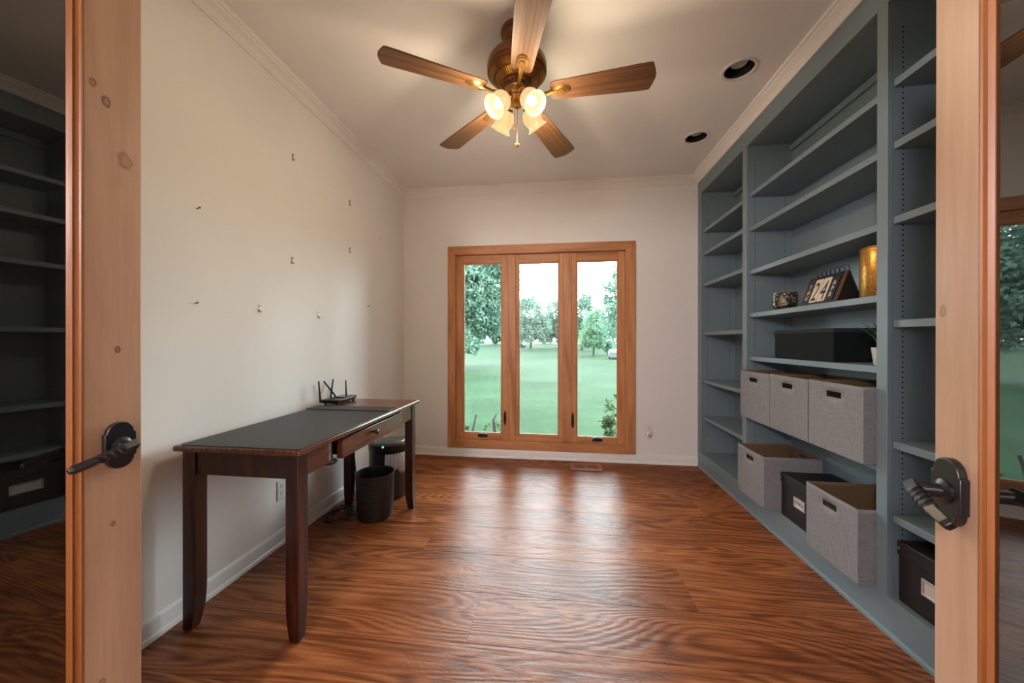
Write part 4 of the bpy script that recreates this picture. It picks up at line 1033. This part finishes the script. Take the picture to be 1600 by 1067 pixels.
G().add([(CW+0.001, 0.006, 0.001), (CW+0.001, 2*LEAN+0.004, 0.001), (CW+0.001, LEAN+0.006, CH_-0.004), (CW-0.001, 0.006, 0.001), (CW-0.001, 2*LEAN+0.004, 0.001), (CW-0.001, LEAN+0.006, CH_-0.004)], [(0,1,2),(5,4,3),(0,3,4,1),(1,4,5,2),(2,5,3,0)]).build('end_panel', M_CARD, cal)
cards = [(0.016, 0.068, M_CARD, 'T\nH\nU', 0.036, M_CHALK, 0.030), (0.074, 0.134, M_CREAM, '2', 0.150, M_INK, 0.0), (0.140, 0.200, M_CREAM, '4', 0.150, M_INK, 0.0), (0.206, 0.262, M_CARD, 'A\nP\nR', 0.036, M_CHALK, 0.0)]
for a, b_, mt, tx, sz, ink, _ in cards:
    cdd = G().prism(rounded(a, b_, 0.010, 0.140, 0.006), 0.0008, 0.0034, 'z', FM).build('card', mt, cal)
    m = FM @ Matrix.Translation(((a+b_)/2, 0.070 if len(tx) > 1 else 0.064, 0.0036))
    text_mesh('lettering', tx, sz, ink, cdd, m, 0.0003, 0.62 if len(tx) == 1 else 1.0)
for k in range(8):
    u = 0.026+0.0335*k
    pts = [tuple(Vector((u, LEAN+0.004, CH_-0.002)) + Vector((0.0, 0.019*math.cos(2*PI*i/20), 0.011+0.019*math.sin(2*PI*i/20)))) for i in range(20)]
    pts = [(x+0.010*math.sin(2*PI*i/20+0.6), y, z) for i, (x, y, z) in enumerate(pts)]
    G().tube(pts, 0.0017, 6, closed=True).build('binder_ring', M_BLACK, cal)

# ================================================================== OUTSIDE
def gz(y):
    pts = [(3.7, -0.40), (6, -0.42), (60, -2.05), (80, -1.75), (110, -0.98), (170, 0.2), (260, 1.5)]
    for (a, za), (b_, zb) in zip(pts[:-1], pts[1:]):
        if y <= b_: return za+(zb-za)*max(0, (y-a))/(b_-a)
    return pts[-1][1]
g = G(); ysl = [YB+T+0.005]+[4.5, 6, 9, 13, 18, 25, 33, 42, 52, 60, 68, 80, 95, 110, 130, 170, 260]; xsl = [-260, -120, -60, -30, -15, -7, -3, 0, 3, 7, 15, 30, 60, 120, 260]
rg = random.Random(2)
for y in ysl:
    for x in xsl: g.v.append((x, y, gz(y)+(rg.uniform(-0.12, 0.12)*min(1, max(0, (y-8)/30)))))
nxs = len(xsl)
for j in range(len(ysl)-1):
    for i in range(nxs-1): g.f.append((j*nxs+i, j*nxs+i+1, (j+1)*nxs+i+1, (j+1)*nxs+i)); g.mi.append(0)
struct(g.build('lawn', M_LAWN, angle=60))
# ground and house footprint at the sides and behind (keeps the horizon closed)
struct(G().box(-260, 260, -120, YB+T, -0.62, -0.42).build('ground', M_LAWN, smooth=False))

def leaves(blobs, n, size, seed, flat=0.0, shell=0.55):
    r_ = np.random.default_rng(seed)
    bl = np.array([b for b in blobs], float)
    vol = np.prod(bl[:, 3:6], axis=1)**(2/3); pk = r_.choice(len(bl), n, p=vol/vol.sum())
    d = r_.normal(size=(n, 3)); d /= np.linalg.norm(d, axis=1)[:, None]
    rad = shell+(1-shell)*r_.random(n)**0.6
    rad *= 1+0.16*np.sin(d[:, 0]*7+pk)+0.12*np.sin(d[:, 2]*9+d[:, 1]*5+pk*2)
    c = bl[pk, :3]+d*bl[pk, 3:6]*rad[:, None]
    nn = r_.normal(size=(n, 3))+d*0.5+np.array([0, 0, flat]); nn /= np.linalg.norm(nn, axis=1)[:, None]
    t = np.cross(nn, r_.normal(size=(n, 3))); t /= np.linalg.norm(t, axis=1)[:, None]
    b = np.cross(nn, t); s = size*(0.6+0.8*r_.random(n))[:, None]
    q = np.stack([c-t*s, c-b*s*0.45+nn*s*0.1, c+t*s, c+b*s*0.45+nn*s*0.1], axis=1).reshape(-1, 3)
    return q
def quad_obj(name, q, mat, parent):
    me = bpy.data.meshes.new(name); nv = len(q); nf = nv//4
    me.vertices.add(nv); me.vertices.foreach_set('co', q.astype(np.float32).ravel())
    me.loops.add(nv); me.loops.foreach_set('vertex_index', np.arange(nv, dtype=np.int32))
    me.polygons.add(nf); me.polygons.foreach_set('loop_start', np.arange(0, nv, 4, dtype=np.int32))
    me.update(calc_edges=True); me.validate(); me.materials.append(mat)
    o = bpy.data.objects.new(name, me); COL.objects.link(o)
    if parent is not None: o.parent = parent
    return o
def px(u, dep):
    """world x, y of a column u of the photograph's frame at a depth along the view axis"""
    lat = (u-800)/F_PX*dep
    return (lat*c_-dep*s_, lat*s_+dep*c_)
def tree(name, label, x, y, blobs, n, size, seed, mat=M_LEAF, trunk=0.3, th=None, group=None, limbs=3, flat=0.3, shell=0.55):
    z0 = gz(y); t = thing(name, label, 'tree', (x, y, z0), 0, group)
    r_ = random.Random(seed)
    top = th or (blobs[0][2]+blobs[0][5]*0.3)
    g = G(); g.tube([(0, 0, -0.3), (0.02*top, 0, top*0.3), (-0.01*top, 0.01*top, top*0.65), (0, 0, top)], [trunk*1.3, trunk, trunk*0.75, trunk*0.3], 10)
    for k in range(limbs):
        b_ = blobs[k % len(blobs)]
        zz = top*(0.35+0.12*k)
        g.tube([(0, 0, zz), (b_[0]*0.45+r_.uniform(-.4, .4), b_[1]*0.45, (zz+b_[2])/2), (b_[0]*0.9, b_[1]*0.9, b_[2])], [trunk*0.45, trunk*0.3, trunk*0.12], 6)
    g.build('trunk', M_BARK, t)
    quad_obj('crown', leaves(blobs, n, size, seed, flat, shell), mat, t)
    return t
# near tree filling the left pane
x, y = px(688, 34)
tree('shade_tree', 'large shade tree filling the left window pane, its low branches over the lawn', x, y,
     [(3.2, 0, 7.6, 4.0, 4.0, 3.6), (1.0, -1, 5.4, 2.8, 2.8, 2.4), (4.7, -0.6, 5.2, 2.0, 2.4, 2.2), (3.3000000000000003, 0, 10.2, 3.2, 3.2, 2.6), (2.0, -2.4, 2.9, 1.9, 1.5, 1.1), (3.6, -2.8, 2.0, 1.0, 0.9, 0.7), (0.40000000000000036, 0.6, 9.2, 2.8, 2.6, 2.6), (5.1, 0.2, 8.8, 1.9, 2.4, 2.2), (0.6000000000000001, 0, 7.0, 2.6, 2.4, 2.2), (3.8000000000000003, 0.5, 4.4, 2.2, 2.0, 1.8), (0.6000000000000001, -0.8, 4.0, 2.2, 1.8, 1.6), (-1.5, 0.5, 7.8, 4.2, 4.0, 3.6), (-5.0, 0, 6.6, 3.6, 3.4, 3.4), (-4.5, -0.5, 3.6, 3.0, 2.6, 2.0), (-7.6, -0.4, 5.2, 2.8, 2.6, 3.0), (-1.2, -1.0, 4.2, 2.6, 2.4, 2.0)], 58000, 0.17, 11, trunk=0.34, th=8)
def mid(u, dep, H, wid, seed, label, n=11000, size=0.32, mat=M_LEAF, low=0.12, name='leafy_tree', trunk=0.28, group=None, shell=0.55):
    x, y = px(u, dep); r = wid/2
    rr = random.Random(seed)
    b = [(0, 0, H*0.62, r*0.82, r*0.82, H*0.36), (-r*0.45, 0, H*0.40, r*0.58, r*0.6, H*0.24), (r*0.45, 0.3, H*0.42, r*0.58, r*0.6, H*0.25), (0.1*r, -r*0.3, H*0.30, r*0.66, r*0.5, H*(0.30-low)), (rr.uniform(-.3, .3)*r, 0, H*0.86, r*0.45, r*0.45, H*0.14)]
    return tree(name, label, x, y, b, n, size, seed, mat, trunk, H*0.62, group, shell=shell)
mid(829, 106, 15.6, 11.4, 21, 'tall leafy tree beyond the lawn, on the left of the centre pane', 9500, 0.36)
mid(873, 114, 16.6, 11.0, 22, 'tall leafy tree beyond the lawn, on the right of the centre pane', 9500, 0.38)
mid(909, 100, 15.4, 8.6, 23, 'tall leafy tree at the left edge of the right window pane', 8000, 0.34)
mid(927, 74, 9.3, 5.6, 24, 'rounded pale green young tree on a mulch patch in the right window pane', 7000, 0.22, M_LEAFB, 0.16, 'young_tree', 0.16)
mid(949, 77, 4.6, 2.6, 25, 'small slim tree just beside the young tree, nearer the van', 1500, 0.18, M_LEAF, 0.02, 'young_tree', 0.10)
x, y = px(978, 52)
tree('shade_tree', 'big dark-limbed tree reaching in from the edge of the right window pane', x, y,
     [(0, 0, 8.4, 3.6, 3.6, 2.8), (-2.0, -0.6, 11.0, 1.7, 1.7, 0.9), (-1.2, 0, 5.4, 2.2, 2.4, 2.6), (1.6, 0, 10.5, 2.8, 2.8, 2.4), (-2.3, -0.3, 9.0, 1.3, 1.2, 0.7), (0, 0.4, 12.8, 2.4, 2.4, 1.4)], 10000, 0.19, 31, trunk=0.3, th=9)
far_trees = [(700, 150, 15, 13, None), (742, 138, 14, 12, 'small far-off tree low in the left window pane, behind the shade tree'), (775, 156, 13, 11, None), (806, 142, 14, 12, None),
             (850, 160, 11, 11, 'small far-off tree filling the gap between the two tall trees of the centre pane'), (890, 144, 14, 12, None), (930, 156, 15, 12, 'far-off tree directly behind the rounded young tree'),
             (968, 140, 16, 13, 'far-off tree behind the parked minivan'), (1010, 154, 16, 13, None), (655, 138, 15, 13, None), (610, 152, 16, 13, None)]
for i, (u, d, H, w, lab) in enumerate(far_trees):
    mid(u, d, H, w, 40+i, lab or 'distant leafy tree of the far row, screened by the window frame or the wall', 3600, 0.55, M_LEAF, 0.0, 'distant_tree', 0.3, 'trees along the far edge of the lawn')

# mulch under the young tree and bare patches near the house
def patch(label, x, y, rx, ry, seed, col):
    r_ = random.Random(seed); n = 18; z = gz(y)
    ring = [(x+rx*r_.uniform(.75, 1.1)*math.cos(2*PI*k/n), y+ry*r_.uniform(.75, 1.1)*math.sin(2*PI*k/n)) for k in range(n)]
    sl_ = (gz(y+1)-gz(y-1))/2
    vs = [(a, b_, z+sl_*(b_-y)+0.006) for a, b_ in ring]+[(x, y, z+0.035)]
    o = G().add(vs, [(k, (k+1) % n, n) for k in range(n)]).build('bare_patch', plain('dry_'+str(seed), col, 0.95, 0, 0.1, 0.6, 20))
    tag(o, label, 'soil'); return o
x, y = px(930, 73.5); patch('low brown mulch bed around the young tree', x, y, 3.2, 1.6, 5, (0.035, 0.032, 0.028, 1))
patch('dry straw patch in the grass near the window, left one in the centre pane', -0.42, 6.1, 0.26, 0.12, 6, (0.032, 0.036, 0.024, 1))
patch('dry straw patch in the grass near the window, right one in the centre pane', 0.02, 6.0, 0.20, 0.14, 7, (0.040, 0.040, 0.030, 1))

def vehicle(label, name, x, y, rz, L, Wd, Hh, body_mat, hood):
    t = thing(name, label, 'car', (x, y, gz(y)+0.02), rz)
    g = G(); w = Wd/2
    prof = [(-L/2, 0.30), (-L/2, 0.62*Hh), (-L/2+0.15, 0.66*Hh), (-L/2+0.55 if not hood else -L/2+0.2, Hh*0.96), (0.05*L, Hh), (0.18*L, Hh*0.97), (0.30*L, 0.62*Hh), (0.46*L, 0.55*Hh), (L/2, 0.48*Hh), (L/2, 0.30)]
    g.prism(prof[::-1], -w, w, 'y').build('body', body_mat, t, bevel=0.08, seg=3)
    gl = G(); 
    for sg in (-1, 1): gl.prism([(-L/2+0.45, 0.66*Hh), (-L/2+0.6, 0.92*Hh), (0.16*L, 0.93*Hh), (0.27*L, 0.66*Hh)], sg*w, sg*(w+0.01), 'y')
    gl.box(-L/2-0.01, -L/2+0.02, -w*0.82, w*0.82, 0.60*Hh, 0.66*Hh)
    gl.add([(-L/2+0.13, -w*0.8, 0.66*Hh), (-L/2+0.13, w*0.8, 0.66*Hh), (-L/2+0.22, w*0.75, 0.93*Hh), (-L/2+0.22, -w*0.75, 0.93*Hh)], [(0, 1, 2, 3)])
    gl.build('window_glass', plain('car_glass', (0.05, 0.06, 0.07, 1), 0.08), t)
    for sx in (-0.31, 0.31):
        for sg in (-1, 1):
            G().cyl((sx*L, sg*(w-0.18), 0.31), (sx*L, sg*(w+0.01), 0.31), 0.31, n=20).build('wheel', M_BLKPL, t)
x, y = px(963, 64); vehicle('silver-white minivan parked on the grass at the edge of the right window pane', 'minivan', x, y, R(70), 4.8, 1.9, 1.66, plain('silver_paint', (0.075, 0.080, 0.085, 1), 0.35, 0.0), False)
x, y = px(810, 110); vehicle('dark red car parked far off under the trees in the centre pane', 'sedan', x, y, R(20), 4.5, 1.8, 1.5, plain('dark_red_paint', (0.022, 0.016, 0.018, 1), 0.4), True)

# things growing right outside the window
def twig(label, pts, rr, name='cut_branch', leafpos=None):
    t = thing(name, label, 'branch', (pts[0][0], pts[0][1], gz(pts[0][1]))); b0_ = Vector((pts[0][0], pts[0][1], gz(pts[0][1])))
    G().tube([Vector(p_)-b0_ for p_ in pts], rr, 10).build('stem', plain('pale_bark', (0.055, 0.050, 0.042, 1), 0.8, 0, 0.2, 0.5, 40), t)
    if leafpos:
        lv_ = leaves([tuple(Vector(p_)-b0_)+(s_r, s_r, s_r) for p_, s_r in leafpos], 46, 0.026, 5, 0.3, 0.1)
        quad_obj('leaves', lv_, M_SHRUB, t)
def at(u, v, Y):
    """world point on the ray of a photo pixel at world depth Y"""
    d = right*((u-800)/F_PX)+fwd+up*(-(v-533.5)/F_PX)
    return Vector((0, 0, CAM_H))+d*(Y/d.y)
Yb = 4.35
a_ = at(738, 675, Yb); twig('pale cut branch standing straight outside the left window pane', [(a_.x-0.02, Yb, gz(Yb)), tuple(a_), tuple(at(741, 660, Yb)), tuple(at(744, 647, Yb))], [0.018, 0.016, 0.014, 0.013], 'cut_branch', [(tuple(at(730, 668, Yb)), 0.03)])
a_ = at(773, 676, Yb); twig('forked grey stub with a few leaves outside the left window pane', [(a_.x+0.02, Yb, gz(Yb)), tuple(a_), tuple(at(770.5, 656, Yb)), tuple(at(774, 650, Yb)), tuple(at(775.5, 645, Yb))], [0.026, 0.022, 0.020, 0.012, 0.006], 'cut_branch', [(tuple(at(779, 664, Yb)), 0.06), (tuple(at(763, 664, Yb)), 0.05), (tuple(at(757, 670, Yb)), 0.03)])
sx_, sy_2 = at(953, 680, 4.45).x, 4.45
sh = thing('garden_shrub', 'bright green shrub with loose leaves outside the right window pane', 'shrub', (sx_, sy_2, gz(sy_2)))
g = G(); rs = random.Random(4); bl = []
for k in range(9):
    tx, tz = rs.uniform(-0.10, 0.30), rs.uniform(0.55, 1.02)
    ty = rs.uniform(-0.08, 0.2)
    g.tube([(0.03*k-0.08, 0, 0), (tx*0.5, ty*0.5, tz*0.55), (tx, ty, tz)], [0.008, 0.006, 0.003], 6)
    bl += [(tx, ty, tz, 0.07, 0.07, 0.08), (tx*0.75, ty*0.7, tz*0.78, 0.07, 0.07, 0.07)]
g.build('stems', plain('shrub_stem', (0.15, 0.12, 0.07, 1), 0.8), sh)
quad_obj('foliage', leaves(bl, 620, 0.034, 8, 0.4, 0.2), M_SHRUB, sh)
